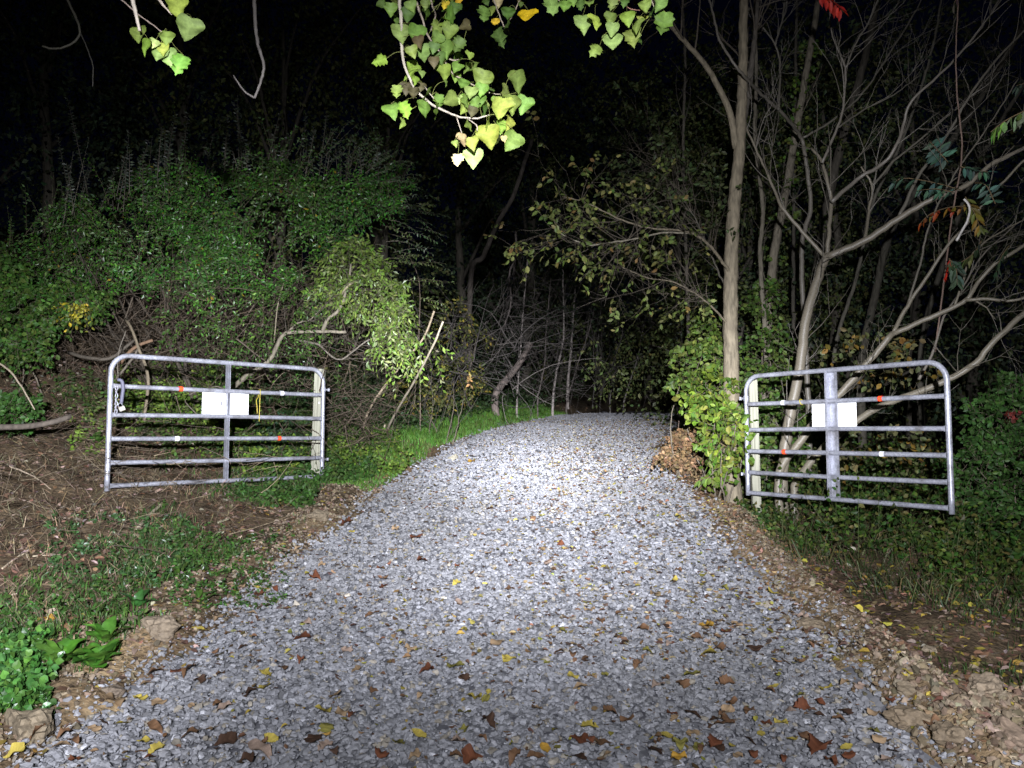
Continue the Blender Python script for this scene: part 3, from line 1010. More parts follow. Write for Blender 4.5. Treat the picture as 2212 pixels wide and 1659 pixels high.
# --- the vine covered and other slim trunks behind on the right
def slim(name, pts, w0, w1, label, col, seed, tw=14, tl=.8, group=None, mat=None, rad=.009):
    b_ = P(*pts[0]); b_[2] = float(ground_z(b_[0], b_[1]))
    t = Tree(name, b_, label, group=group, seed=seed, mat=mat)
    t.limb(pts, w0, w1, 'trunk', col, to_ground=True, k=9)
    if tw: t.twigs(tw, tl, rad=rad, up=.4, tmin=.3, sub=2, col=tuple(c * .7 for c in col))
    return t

V_ = slim('vine_covered_tree', [(1655, 900, 11.3), (1656, 740, 11.3), (1672, 553, 11.3), (1700, 400, 11.4), (1728, 233, 11.5), (1751, 100, 11.6), (1775, -40, 11.7)], 26, 13,
          'rough trunk hung with green vine leaves, just right of the grey tree', (.19, .165, .12), 41, 10)
gl, gt = G(), G()
p_, r_ = V_.limbs[0]
idx = V_.rng.integers(2, len(p_) - 12, 130)
ang = V_.rng.uniform(0, 6.28, 130)
bb = p_[idx] + np.stack([np.cos(ang), np.sin(ang), np.zeros(130)], -1) * (r_[idx] + .03)[:, None]
sprays(gl, gt, bb, np.stack([np.cos(ang), np.sin(ang) - .3, V_.rng.normal(-.2, .5, 130)], -1), .16, 4, .075, .03, [(.09, .15, .03), (.06, .12, .025), (.12, .16, .03)], rng=V_.rng, hexa=True)
o = gl.build('vine_leaves', M_LEAF, V_.root, org=V_.base); o['kind'] = 'stuff'
slim('thin_tree', [(1650, 880, 10.8), (1655, 760, 10.8), (1642, 553, 10.8), (1648, 450, 10.8), (1631, 300, 10.9), (1634, 166, 11), (1631, 0, 11), (1630, -60, 11)], 13, 6,
     'thin knobbly trunk standing between the grey tree and the vine covered one', (.17, .15, .11), 42, 14)
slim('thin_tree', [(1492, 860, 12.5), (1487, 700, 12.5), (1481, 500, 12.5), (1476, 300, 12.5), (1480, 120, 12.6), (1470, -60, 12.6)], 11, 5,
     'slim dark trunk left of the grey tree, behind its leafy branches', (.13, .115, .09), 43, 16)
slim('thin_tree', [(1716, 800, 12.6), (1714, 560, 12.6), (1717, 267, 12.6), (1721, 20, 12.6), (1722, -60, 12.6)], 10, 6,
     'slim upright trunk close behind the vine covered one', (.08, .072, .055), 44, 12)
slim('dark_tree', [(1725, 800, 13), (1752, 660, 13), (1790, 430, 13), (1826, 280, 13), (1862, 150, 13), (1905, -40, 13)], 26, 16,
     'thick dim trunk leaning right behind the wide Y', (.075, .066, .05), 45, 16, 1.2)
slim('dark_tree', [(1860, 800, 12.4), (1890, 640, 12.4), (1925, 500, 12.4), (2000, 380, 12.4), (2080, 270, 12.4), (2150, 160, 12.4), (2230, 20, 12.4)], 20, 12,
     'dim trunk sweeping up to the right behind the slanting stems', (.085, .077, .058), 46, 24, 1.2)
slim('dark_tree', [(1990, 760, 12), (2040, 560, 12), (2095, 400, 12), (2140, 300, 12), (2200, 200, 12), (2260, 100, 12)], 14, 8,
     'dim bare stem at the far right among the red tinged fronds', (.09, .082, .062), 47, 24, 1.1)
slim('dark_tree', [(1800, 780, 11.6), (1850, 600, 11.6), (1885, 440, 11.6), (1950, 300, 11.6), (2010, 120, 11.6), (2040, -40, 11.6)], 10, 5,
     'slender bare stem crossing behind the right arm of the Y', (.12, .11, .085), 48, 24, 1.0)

# --- saplings and trunks along the road end, middle of the view
for q, (pts, w0, w1, label, col, nm) in enumerate([
    ([(1072, 850, 16), (1120, 788, 16.2), (1146, 742, 16.3)], 18, 15, 'broken leaning trunk at the end of the grass verge', (.26, .21, .18), 'broken_tree'),
    ([(1017, 602, 17.5), (1044, 553, 17.5), (1076, 480, 17.5), (1110, 420, 17.5), (1150, 300, 17.5)], 14, 10, 'dim trunk leaning right high over the left verge', (.14, .12, .1), 'dark_tree'),
    ([(1194, 873, 19), (1201, 810, 19), (1214, 753, 19), (1218, 700, 19), (1215, 560, 19)], 7, 3.5, 'pale sapling nearest the road end', (.42, .37, .33), 'sapling'),
    ([(1226, 850, 21), (1229, 800, 21), (1234, 753, 21), (1237, 700, 21), (1250, 520, 21)], 8, 4, 'pale thicker sapling right of the one nearest the road end', (.42, .37, .33), 'sapling'),
    ([(1117, 860, 17), (1124, 760, 17), (1128, 700, 17), (1140, 560, 17)], 5, 3, 'thin sapling crossing the broken leaning trunk', (.42, .37, .33), 'sapling'),
    ([(1225, 870, 20), (1250, 780, 20), (1272, 715, 20), (1300, 600, 20)], 4, 2, 'slanting sapling at the road end', (.2, .17, .15), 'sapling'),
    ([(1318, 860, 22), (1326, 800, 22), (1336, 720, 22), (1340, 560, 22)], 4, 2.5, 'upright sapling behind the crest of the road', (.2, .18, .16), 'sapling'),
    ([(1348, 868, 21), (1362, 820, 21), (1378, 770, 21), (1390, 700, 21)], 4, 2, 'pale forked sapling at the right side of the road crest', (.3, .27, .24), 'sapling'),
    ([(1162, 860, 18), (1176, 790, 18), (1180, 720, 18), (1190, 600, 18)], 4, 2, 'thin sapling behind the broken leaning trunk', (.2, .17, .15), 'sapling'),
    ([(1280, 880, 24), (1290, 760, 24), (1300, 640, 24)], 4, 2, 'dim sapling in the darkness over the road crest', (.16, .15, .13), 'sapling'),
]):
    hb = hit(pts[0][0], pts[0][1]); hb = min(max(float(hb[1]) if hb is not None else 0, pts[0][2]), pts[0][2] + 1.5)
    pts = [(u, v, d - pts[0][2] + hb + .02) for u, v, d in pts]
    slim(nm, pts, w0, w1, label, col, 60 + q, 10 if q > 1 else 0, .9, rad=.008)
for (pts, label, sd) in (([(1114, 500, 15), (1114, 553, 15), (1100, 593, 15), (1104, 653, 15), (1090, 703, 15)], 'bare branch hanging down above the broken trunk', 71),):
    t = Tree('hanging_branch', P(*pts[0]), label, 'branch', seed=sd, mat=M_TWIG)
    t.limb(pts, 6, 3, 'stem', (.16, .135, .12)); t.twigs(24, .9, rad=.008, up=-.2, tmin=.1, sub=2, col=(.11, .095, .085))

# ------------------------------------------------------------------ left shrubs
def shrub(name, label, ells, n, nl, length, L, W, cols, seed, mat=None, droop=.3, inner=.5, hexa=False, up=.25, stems=0, stem_base=None, stemcol=(.16, .135, .1), twig=.003, sr=.011, gaps=None):
    rng = np.random.default_rng(seed)
    p, d = shell(ells, n, rng, inner)
    if gaps is not None:
        q = fbm(p[:, 0] + seed, p[:, 2], 1.7, 3) + .7 * fbm(p[:, 1] + seed, p[:, 2] + p[:, 0], 2.1, 2)
        k = q > gaps; p, d = p[k], d[k]
    tone = None if gaps is None else np.exp(.65 * fbm(p[:, 0] + 50, p[:, 2] + p[:, 1], .9, 2))[:, None] * (1 + np.array([.3, 0, .15]) * fbm(p[:, 0] + 9, p[:, 2], .7, 2)[:, None])
    c = np.mean([e[0] for e in ells], axis=0)
    base = np.array([c[0], c[1], float(ground_z(c[0], c[1]))]) if stem_base is None else np.array(stem_base)
    root = empty(name, base, label, 'shrub')
    gl, gt = G(), G()
    dd = norm(d + rng.normal(0, .45, d.shape) + np.array([0, 0, up]))
    ln = length * rng.uniform(.6, 1.3, len(p))
    sprays(gl, gt, p - dd * ln[:, None] * .6, dd, ln, nl, L, W, cols, droop=droop, rng=rng, hexa=hexa, twig=twig, tone=tone)
    o = gl.build('foliage', mat or M_LEAF, root, org=base); o['kind'] = 'stuff'
    o = gt.build('twigs', M_TWIG, root, org=base); o['kind'] = 'stuff'
    for k in range(stems):
        e = ells[k % len(ells)][0]
        a = base + np.array([rng.normal(0, .15), rng.normal(0, .15), -.05])
        mid = a * .5 + e * .5 + rng.normal(0, .15, 3)
        pp, rr = smooth_path([a, mid, e], [sr, sr * .7, sr * .35], .1, .006, rng)
        g = G(); tube(g, pp, rr, 7, stemcol, .05, rng=rng)
        g.build('stem', M_BARK, root, smooth=True, org=base)
    return root


def privet_cols(n, rng):
    c = jitter_cols(n, [(.055, .175, .02), (.07, .20, .025), (.095, .18, .05), (.045, .14, .03)], rng, .36, .1)
    k = rng.random(n) < .012
    c[k] = (.32, .25, .03)
    return c


dP = 10.9
privet = [ell(120, 560, 200, 95, dP + .4, .9), ell(300, 500, 180, 130, dP, .9), ell(470, 460, 190, 140, dP - .1, .9), ell(620, 440, 170, 125, dP, .9),
          ell(760, 420, 120, 100, dP + .1, .8), ell(540, 540, 150, 60, dP - .4, .6), ell(380, 570, 160, 60, dP - .4, .6), ell(700, 520, 110, 70, dP - .2, .6), ell(820, 430, 60, 45, dP, .5), ell(430, 625, 45, 40, dP - .7, .3), ell(615, 595, 45, 35, dP - .6, .3), ell(300, 620, 60, 25, dP - .5, .3), ell(530, 610, 40, 25, dP - .6, .3)]
rl = np.random.default_rng(80)
lumps = []
for c_, r_ in privet:
    lumps.append((c_, r_ * .62))
    for _ in range(6):
        d_ = norm(rl.normal(0, 1, 3) * np.array([1, .8, 1])); d_[1] = -abs(d_[1]) * .8 if rl.random() < .75 else d_[1]
        lumps.append((c_ + d_ * r_ * rl.uniform(.55, .95), r_ * rl.uniform(.22, .42)))
privet = lumps
bpr = P(430, 800, dP + .2); bpr[2] = float(ground_z(bpr[0], bpr[1]))
S = shrub('privet_shrub', 'huge dark green shrub arching over the padlocked gate on the left bank', privet, 3300, 10, .44, .068, .0155, privet_cols, 81, M_GLOSSLEAF, droop=.35, inner=.35, stems=9, stem_base=bpr, sr=.026, stemcol=(.085, .07, .052), gaps=-.27)
# upright shoots out of its top
rng = np.random.default_rng(82)
gl, gt = G(), G()
for k in range(88):
    u = 130 + 690 * rng.random() ** .75; v0 = np.interp(u, [130, 300, 500, 700, 800], [470, 400, 360, 345, 350]) + rng.uniform(-10, 50)
    h = rng.uniform(40, 190) ** 1.0 * rng.uniform(.5, 1) * np.interp(u, [130, 260, 600, 800], [1.7, 1.3, .95, .5])
    d0 = dP + rng.uniform(-.6, .6)
    a, b_ = P(u, v0, d0), P(u + rng.normal(.06, .16) * h, v0 - h, d0 + rng.normal(0, .2))
    sprays(gl, gt, a[None], (b_ - a)[None], np.linalg.norm(b_ - a), max(8, int(h / 4.5)), .062, .012, [(.12, .14, .11), (.09, .115, .08)], droop=.06, rng=rng, twig=.005, spread=1.3, jit=.25, twigcol=(.16, .14, .11))
# long arching sprays that break its outline
pr_, dr_ = shell([(c_, r_) for c_, r_ in privet[::7]], 420, rng, .8)
kk = (dr_[:, 1] < .4) & (dr_[:, 2] > -.5)
pr_, dr_ = pr_[kk], dr_[kk]
sprays(gl, gt, pr_ * .985 + .015 * np.mean(pr_, axis=0), norm(dr_ * .8 + np.array([.35, 0, .45]) + rng.normal(0, .3, pr_.shape)), rng.uniform(.45, 1.05, len(pr_)), 18, .058, .0135,
       [(.06, .15, .022), (.09, .17, .05), (.11, .17, .08)], droop=.35, rng=rng, twig=.0035, twigcol=(.13, .11, .07))
for (u, v, du, dv) in ((800, 400, 1, .5), (830, 430, 1, .25), (850, 450, 1, .15), (790, 360, .8, .9), (740, 340, .6, 1), (700, 330, .5, 1), (860, 480, 1, 0), (820, 380, 1, .6), (770, 350, .7, .8), (850, 520, 1, .1)):
    for _ in range(6):
        a = P(u + rng.normal(0, 22), v + rng.normal(0, 18), dP + rng.normal(-.1, .25))
        sprays(gl, gt, a[None], np.array([[du + rng.normal(0, .2), rng.normal(0, .3), dv + rng.normal(0, .2)]]), rng.uniform(.35, .75), 16, .055, .0125, [(.09, .15, .06), (.11, .17, .085)], droop=.3, rng=rng, twig=.0035, twigcol=(.15, .13, .1))
sparse = [ell(590, 690, 100, 55, dP - .9, .35), ell(500, 740, 80, 40, dP - 1.0, .3), ell(660, 640, 60, 40, dP - .7, .3), ell(420, 700, 60, 30, dP - .9, .25), ell(690, 770, 50, 40, dP - .9, .3)]
ps_, ds_ = shell(sparse, 260, rng, .2)
sprays(gl, gt, ps_, norm(ds_ + rng.normal(0, .5, ds_.shape) + np.array([0, -.2, -.2])), .34 * rng.uniform(.6, 1.3, len(ps_)), 9, .058, .0135, [(.06, .14, .025), (.09, .17, .03), (.05, .11, .025)], droop=.5, rng=rng, twig=.003)
o = gl.build('shoot_leaves', M_GLOSSLEAF, S, org=bpr); o['kind'] = 'stuff'
o = gt.build('shoots', M_TWIG, S, org=bpr); o['kind'] = 'stuff'

# right lobe: lit drooping sprays
dW = 10.1
lobe = [ell(760, 560, 75, 60, dW, .4), ell(800, 620, 80, 55, dW, .4), ell(845, 672, 52, 45, dW - .1, .3), ell(835, 725, 34, 48, dW - .1, .2), ell(885, 725, 22, 18, dW - .1, .15), ell(720, 640, 60, 50, dW + .2, .4)]
bw = P(600, 850, dW + .4); bw[2] = float(ground_z(bw[0], bw[1]))
W_ = shrub('drooping_shrub', 'brightly lit olive green sprays drooping towards the two cut poles', lobe, 400, 10, .38, .085, .017,
           [(.14, .22, .04), (.18, .25, .06), (.11, .19, .03), (.17, .21, .09)], 83, M_GLOSSLEAF, droop=.7, inner=.2, up=0, stem_base=bw)
rng = np.random.default_rng(84)
gl, gt = G(), G()
tips = np.array([P(*q) for q in [(846, 715, dW - .3), (838, 735, dW - .3), (860, 700, dW - .3), (905, 720, dW - .3), (918, 742, dW - .3), (885, 730, dW - .3), (850, 690, dW - .3), (870, 740, dW - .3), (825, 700, dW - .3)] * 3])
tips += rng.normal(0, .10, tips.shape)
sprays(gl, gt, tips, np.tile([.35, -.2, -.9], (len(tips), 1)) + rng.normal(0, .25, tips.shape), .5, 13, .085, .017, [(.20, .29, .06), (.26, .30, .14), (.16, .28, .04)], droop=.3, rng=rng, twig=.003)
for (u, v, du, dv, ln) in ((890, 610, 1, .05, .55), (880, 580, 1, -.1, .45), (900, 640, 1, .25, .35), (905, 440, 1, .1, .2), (840, 560, 1, -.1, .3), (820, 500, .8, .2, .4)):
    for _ in range(3):
        a = P(u + rng.normal(0, 12), v + rng.normal(0, 8), dW)
        sprays(gl, gt, a[None], np.array([[du, -.1, -dv]]), ln, 12, .05, .010, [(.10, .14, .04), (.12, .15, .06)], droop=.2, rng=rng, twig=.003)
o = gl.build('drooping_tips', M_GLOSSLEAF, W_, org=bw); o['kind'] = 'stuff'
o = gt.build('twigs', M_TWIG, W_, org=bw); o['kind'] = 'stuff'
GR = (.21, .185, .135)
def wlimb(t, pts, w0, w1, name, col):
    return t.limb(pts, w0, w1, name, col)
WT = Tree.__new__(Tree); WT.base = bw; WT.root = W_; WT.mat = M_BARK; WT.rng = rng; WT.limbs = []
WT.limb([(445, 905, dW + .2), (503, 838, dW), (547, 803, dW - .1), (583, 778, dW - .1), (610, 726, dW - .1), (633, 718, dW - .1), (693, 716, dW - .1), (748, 717, dW - .1)], 13, 7, 'stem', GR, to_ground=False)
WT.limb([(697, 716, dW - .1), (708, 690, dW - .1), (735, 665, dW - .1), (747, 630, dW - .1), (755, 600, dW), (758, 570, dW)], 10, 5, 'stem', GR)
WT.limb([(735, 640, dW - .1), (752, 618, dW - .2), (766, 608, dW - .2)], 6, 5, 'stem', (.30, .26, .17))
WT.limb([(610, 730, dW - .1), (640, 700, dW), (670, 690, dW), (700, 660, dW + .1)], 5, 2, 'stem', GR)
WT.limb([(640, 735, dW + .1), (690, 745, dW), (715, 770, dW), (740, 776, dW - .1), (780, 745, dW - .1), (820, 725, dW - .1), (850, 722, dW - .1)], 6, 2, 'stem', (.16, .14, .11))
WT.limb([(655, 735, dW + .1), (668, 760, dW + .1), (663, 790, dW + .1)], 4, 2, 'stem', (.14, .12, .09))
WT.twigs(60, .5, rad=.005, up=.1, tmin=.2, sub=2, col=(.10, .085, .065))

# far left: bright leafy bushes
dF = 9.1
far = [ell(20, 700, 80, 60, dF, .5), ell(0, 640, 100, 60, dF + .4, .6), ell(60, 660, 80, 50, dF + .2, .5), ell(140, 650, 90, 40, dF + .6, .5), ell(-70, 600, 120, 100, dF + .6, .7), ell(60, 745, 45, 40, dF - .2, .3), ell(180, 640, 60, 30, dF + .9, .4)]
shrub('leafy_shrub', 'bright green maple leaved shrub at the left edge above the log', far, 1500, 7, .28, .065, .024,
      [(.05, .12, .02), (.07, .15, .025), (.04, .10, .02), (.09, .14, .03)], 85, M_LEAF, droop=.5, inner=.3, hexa=True, stems=3)
yl = [ell(165, 665, 35, 18, dF + .3, .3), ell(375, 585, 30, 12, dP - 1.2, .2)]
shrub('yellowing_shrub', 'sprig of clear yellow leaves under the dark green shrub', [yl[0]], 34, 5, .2, .06, .018, [(.42, .36, .03), (.30, .30, .04)], 86, M_LEAF, droop=.6, inner=.1, hexa=True)
shrub('weed_clump', 'low green weeds at the left edge beside the end of the log', [ell(15, 890, 40, 40, 7.6, .35), ell(55, 870, 25, 20, 7.8, .25)], 150, 6, .2, .06, .022, [(.04, .10, .02), (.05, .12, .025)], 87, M_LEAF, droop=.3, inner=.1, hexa=True)

# dead brush under the shrub
rng = np.random.default_rng(88)
def tangle(name, label, boxes, n, seglen, rad, cols, seed, m=7, bend=.3, flat=.4):
    rng = np.random.default_rng(seed)
    g = G()
    for i in range(n):
        u0, u1, v0, v1, d0, d1 = boxes[rng.integers(len(boxes))]
        p = P(rng.uniform(u0, u1), rng.uniform(v0, v1), rng.uniform(d0, d1))
        d = norm(rng.normal(0, 1, 3) * np.array([1, .7, flat])); ll = seglen * rng.uniform(.4, 1.5)
        pts = [p]
        sagv = rng.normal(0, bend, 3)
        for q in range(m - 1):
            d = norm(d + sagv / m + rng.normal(0, .12, 3)); pts.append(pts[-1] + d * ll / (m - 1))
        pts = np.array(pts); pts[:, 2] = np.maximum(pts[:, 2], ground_z(pts[:, 0], pts[:, 1]) + .01)
        r = rad * rng.uniform(.4, 1.4)
        tube(g, pts, np.linspace(r, r * .35, m), 4, np.array(cols[rng.integers(len(cols))]) * rng.uniform(.6, 1.3), cap=False)
    o = g.build(name, M_TWIG, smooth=True)
    tag(o, label, kind='stuff'); return o
BR = [(.105, .078, .052), (.08, .06, .042), (.13, .10, .07), (.065, .05, .036)]
tangle('dead_brush', 'thicker broken sticks lying in the brown twig tangle', [(130, 640, 620, 790, 10.0, 11.6), (250, 760, 640, 760, 9.9, 11.0)], 34, .6, .011, [(.075, .058, .04), (.10, .08, .058)], 92, flat=.7)
tangle('dead_brush', 'tangle of dead brown twigs under the dark green shrub', [(130, 640, 600, 790, 10.2, 12.0), (250, 760, 600, 760, 9.9, 11.4), (400, 800, 560, 720, 10.2, 11.6), (100, 420, 690, 820, 10, 11.5)], 1500, .5, .0045, BR, 89, flat=.85, bend=.5)
tangle('dead_brush', 'thin dead twigs in the dark hollow behind the padlocked gate', [(240, 700, 790, 1000, 8.8, 10.4), (690, 900, 740, 900, 10, 12), (690, 860, 830, 950, 9.8, 12), (690, 820, 860, 960, 9.6, 11.5), (420, 700, 730, 860, 9.8, 11)], 620, .5, .0045, BR, 90, flat=.7)
tangle('dead_brush', 'grey tangle of thin twigs round the saplings at the road end', [(1060, 1420, 560, 860, 17, 24), (900, 1120, 680, 860, 12, 15), (1100, 1330, 600, 860, 16, 20)], 520, 1.1, .0065, [(.10, .088, .08), (.075, .066, .06), (.13, .115, .10)], 91, flat=.9)

tangle('dead_brush', 'dry stems and twigs lying on the brown soil of the left bank', [(-60, 620, 980, 1190, 5.8, 8.4), (0, 300, 900, 1020, 7.5, 9.5)], 520, .34, .0032, BR + [(.24, .19, .12), (.19, .15, .095)], 93, flat=.25)
# stalks behind the padlocked gate and others
def stick(name, pts, w0, w1, label, col, cat='branch', mat=None, seed=3, ground=False, group=None, k=8):
    b_ = P(*pts[0])
    t = Tree(name, b_, label, cat, group=group, seed=seed, mat=mat or M_TWIG)
    t.limb(pts, w0, w1, 'stem', col, to_ground=ground, k=k, jit=.0015)
    return t
stick('dead_branch', [(312, 900, 9.6), (320, 816, 9.6), (298, 748, 9.7), (283, 708, 9.8), (270, 690, 9.9)], 8, 6, 'pale barked dead stem seen through the upper left of the padlocked gate', (.20, .165, .11), seed=4, ground=True)
stick('dead_branch', [(250, 820, 9.6), (270, 795, 9.6), (292, 765, 9.7), (300, 750, 9.7)], 6, 5, 'short grey stem curving behind the padlocked end of the gate', (.14, .12, .09), seed=5)
stick('dead_branch', [(430, 900, 9.4), (400, 860, 9.5), (470, 835, 9.5), (500, 860, 9.6)], 3, 2, 'thin grey stem low behind the white sign', (.14, .12, .09), seed=6)
stick('arched_stem', [(150, 762, 9.9), (185, 772, 9.8), (235, 775, 9.8), (262, 757, 9.9), (290, 735, 10)], 9, 7, 'dark arched stem left of the gate corner', (.10, .085, .065), seed=7)
stick('arched_stem', [(260, 785, 10), (275, 765, 10), (300, 745, 10.1), (330, 735, 10.1)], 9, 7, 'reddish brown rotten stem above the gate corner', (.20, .125, .075), seed=8)
stick('dead_twig', [(257, 850, 9.2), (255, 770, 9.3), (272, 715, 9.3)], 3, 2, 'thin upright twig left of the gate corner', (.16, .14, .11), seed=9)
stick('dead_twig', [(592, 740, 9.9), (600, 660, 10), (613, 610, 10)], 3, 2.5, 'straight pale twig in front of the dark green shrub', (.22, .19, .13), seed=10)
stick('log', [(-70, 925, 7.0), (0, 923, 7.2), (67, 920, 7.3), (120, 910, 7.4), (153, 899, 7.5)], 15, 12, 'broken grey log jutting in at the left edge', (.105, .088, .07), 'log', M_BARK, 11, k=12)
stick('dry_stalk', [(-30, 770, 7.6), (20, 800, 7.6), (55, 850, 7.6), (75, 885, 7.6)], 5, 3, 'dry straw coloured stalk above the log', (.30, .25, .18), seed=12)

# cut poles by the verge
d1, d2 = float(hit(781, 936)[1]), float(hit(832, 934)[1])
def at_d(L_, d): return [(u, v, d + q) for u, v, q in L_]
stick('cut_pole', at_d([(779, 944, .05), (797, 886, -.3), (834, 830, -.6), (881, 773, -1.0), (917, 726, -1.35), (938, 672, -1.6)], d1), 5.5, 5, 'bent cut pole, the left one of the pair by the grass verge', (.42, .34, .23), 'pole', M_TWIG, 13)
stick('cut_pole', at_d([(830, 942, .05), (854, 893, -.8), (897, 820, -2.0), (934, 750, -2.8), (957, 695, -3.1)], d2), 5.5, 5, 'pale cut pole, the right one of the pair by the grass verge', (.52, .45, .33), 'pole', M_TWIG, 14)
stick('cut_stub', at_d([(824, 944, -.05), (832, 917, -.1)], d2), 4.5, 4, 'short cut stub at the foot of the pale pole', (.45, .38, .27), 'pole', M_TWIG, 15)
stick('dead_twig', [(908, 860, 13), (906, 800, 13), (905, 726, 13), (906, 613, 13), (885, 553, 13), (884, 530, 13)], 3, 1.6, 'thin brown stem rising above the cut poles', (.2, .155, .115), seed=16, ground=True)
stick('bare_twig', [(1455, 1010, 10.5), (1462, 950, 10.5), (1467, 905, 10.5)], 2, 1.2, 'single bare twig above the dried brown bush', (.18, .13, .1), seed=17)

# fallen pieces on the left bank
def lying(name, uv, w0, w1, label, col, seed, cat='stick'):
    pts = [hit(*q) for q in uv]
    c = pts[0]
    root = empty(name, c, label, cat)
    rr = [ (w0 + (w1 - w0) * i / (len(pts) - 1)) * p[1] / FPX / 2 for i, p in enumerate(pts)]
    pts = [p + np.array([0, 0, r + .004]) for p, r in zip(pts, rr)]
    p_, r_ = smooth_path(pts, rr, .03, .002, np.random.default_rng(seed))
    g = G(); tube(g, p_, r_, 7, col, .06); g.build('wood', M_TWIG, root, smooth=True, org=c)
lying('broken_stick', [(300, 1145), (322, 1118), (352, 1092)], 9, 6, 'pale broken stick below the padlocked gate', (.40, .34, .24), 1)
lying('broken_stick', [(288, 1120), (296, 1145)], 4, 4, 'short pale stub beside the broken stick', (.36, .30, .2), 2)
lying('broken_stick', [(0, 1238), (50, 1200), (62, 1215)], 4, 3, 'bent straw coloured stalk at the left edge of the bank', (.36, .30, .21), 3)
lying('broken_stick', [(70, 1205), (130, 1200)], 3, 2, 'straight straw lying on the dark leaf litter', (.36, .30, .21), 4)
lying('broken_stick', [(470, 1135), (500, 1122)], 5, 4, 'greenish twig on the bank left of the clay lip', (.25, .23, .15), 5)
lying('broken_stick', [(1806, 1408), (1880, 1438), (1960, 1476)], 4, 2, 'long thin stick lying across the right dirt berm', (.25, .20, .13), 6)
lying('broken_stick', [(1540, 1150), (1552, 1175)], 5, 3, 'pale splinter at the road edge below the right post', (.5, .42, .3), 7)
lying('broken_stick', [(470, 1425), (500, 1405)], 7, 5, 'dark twig lying on the gravel near the left edge', (.06, .055, .04), 8)
lying('broken_stick', [(560, 1050), (640, 1045), (690, 1040)], 3, 2, 'thin dead twig under the bottom rail of the padlocked gate', (.22, .18, .12), 9)
lying('broken_stick', [(20, 1010), (70, 1030), (110, 1060)], 4, 2, 'grey twig on the leaf litter left of the padlocked gate', (.28, .22, .16), 10)

# ------------------------------------------------------------------ ground cover
rng = np.random.default_rng(101)
def scatter_uv(n, box_, rng, mask=None):
    """points on the ground seen in a picture box, found by walking the ray down to the soil"""
    out = []
    u = rng.uniform(box_[0], box_[1], n); v = rng.uniform(box_[2], box_[3], n)
    d = np.geomspace(2.2, 26, 240)
    for a, b_ in zip(u, v):
        r = ray(a, b_)
        f = CAM_Z + r[2] * d - ground_z(r[0] * d, d, False)
        if (f < 0).any():
            i = np.argmax(f < 0); out.append((r[0] * d[i], d[i]))
    return np.array(out)


def litter(g, X, Y, size, cols, rng, lift=.012, hexa=True, curl=.5):
    n = len(X)
    Z = ground_z(X, Y) + lift * rng.uniform(.2, 1.3, n)
    a = rng.uniform(0, 6.28, n)
    D = np.stack([np.cos(a), np.sin(a), rng.normal(0, .25, n)], -1)
    N = norm(np.stack([rng.normal(0, .35, n), rng.normal(0, .35, n), np.ones(n)], -1))
    L = size * rng.uniform(.6, 1.3, n)
    kites(g, np.stack([X, Y, Z], -1) - D * L[:, None] * .5, D, N, L, L * rng.uniform(.22, .4, n), jitter_cols(n, cols, rng, .3, .08), fold=rng.uniform(-curl, curl * 1.3, (n, 1)), hexa=hexa)


BROWN = [(.18, .105, .065), (.24, .16, .105), (.14, .085, .06), (.34, .26, .22), (.11, .07, .05)]
g = G()
def bank_xy(n, side, umin, umax, y0, y1, rng, power=1.0):
    y = rng.uniform(y0, y1, n); u = umin + (umax - umin) * rng.random(n) ** power
    x = road_x(y) + side * (HALF + u)
    return x, y
x, y = bank_xy(15000, -1, .7, 6.5, 3.0, 11.5, rng)
litter(g, x, y, .062, BROWN, rng)
x, y = bank_xy(2600, -1, -.05, 1.0, 2.6, 12, rng, .7)
litter(g, x, y, .05, BROWN + [(.3, .22, .05)], rng)
x, y = bank_xy(5200, 1, .0, 4.5, 2.6, 10, rng)
litter(g, x, y, .055, BROWN + [(.24, .17, .11), (.35, .28, .05)], rng)
x, y = bank_xy(3500, 1, .3, 3.0, 3.6, 7.5, rng)
litter(g, x, y, .06, BROWN + [(.24, .17, .11), (.35, .28, .05)], rng)
x, y = bank_xy(2200, 1, -.1, .9, 6.5, 13, rng)
litter(g, x, y, .05, [(.24, .16, .09), (.20, .12, .06), (.30, .22, .12)], rng)
x, y = bank_xy(3000, -1, 0.3, 9, 11, 24, rng)
litter(g, x, y, .08, BROWN, rng)
tag(g.build('leaf_litter', M_DRY), 'brown rotting leaves strewn over both banks', kind='stuff')

# leaf bits on the road too small to pick out
g = G()
NB = 7500
y = rng.uniform(4.2, 19, NB); x = road_x(y) + HALF * (1 - 2 * rng.random(NB) ** .8) * 1.02
q = rng.random(NB) < .5
x = np.where(q, road_x(y) + HALF * (1.05 - 1.0 * rng.random(NB) ** 1.4), x)
litter(g, x, y, .042, [(.22, .13, .07), (.15, .085, .05), (.30, .22, .12), (.36, .30, .08), (.12, .08, .06)], rng, lift=.038)
y = rng.uniform(2.4, 5.5, 900); x = road_x(y) + HALF * rng.uniform(-1, 1, 900)
litter(g, x, y, .03, [(.22, .13, .07), (.15, .085, .05), (.35, .28, .06)], rng, lift=.036)
tag(g.build('leaf_litter', M_DRY), 'small dry leaf scraps scattered over the gravel', kind='stuff')

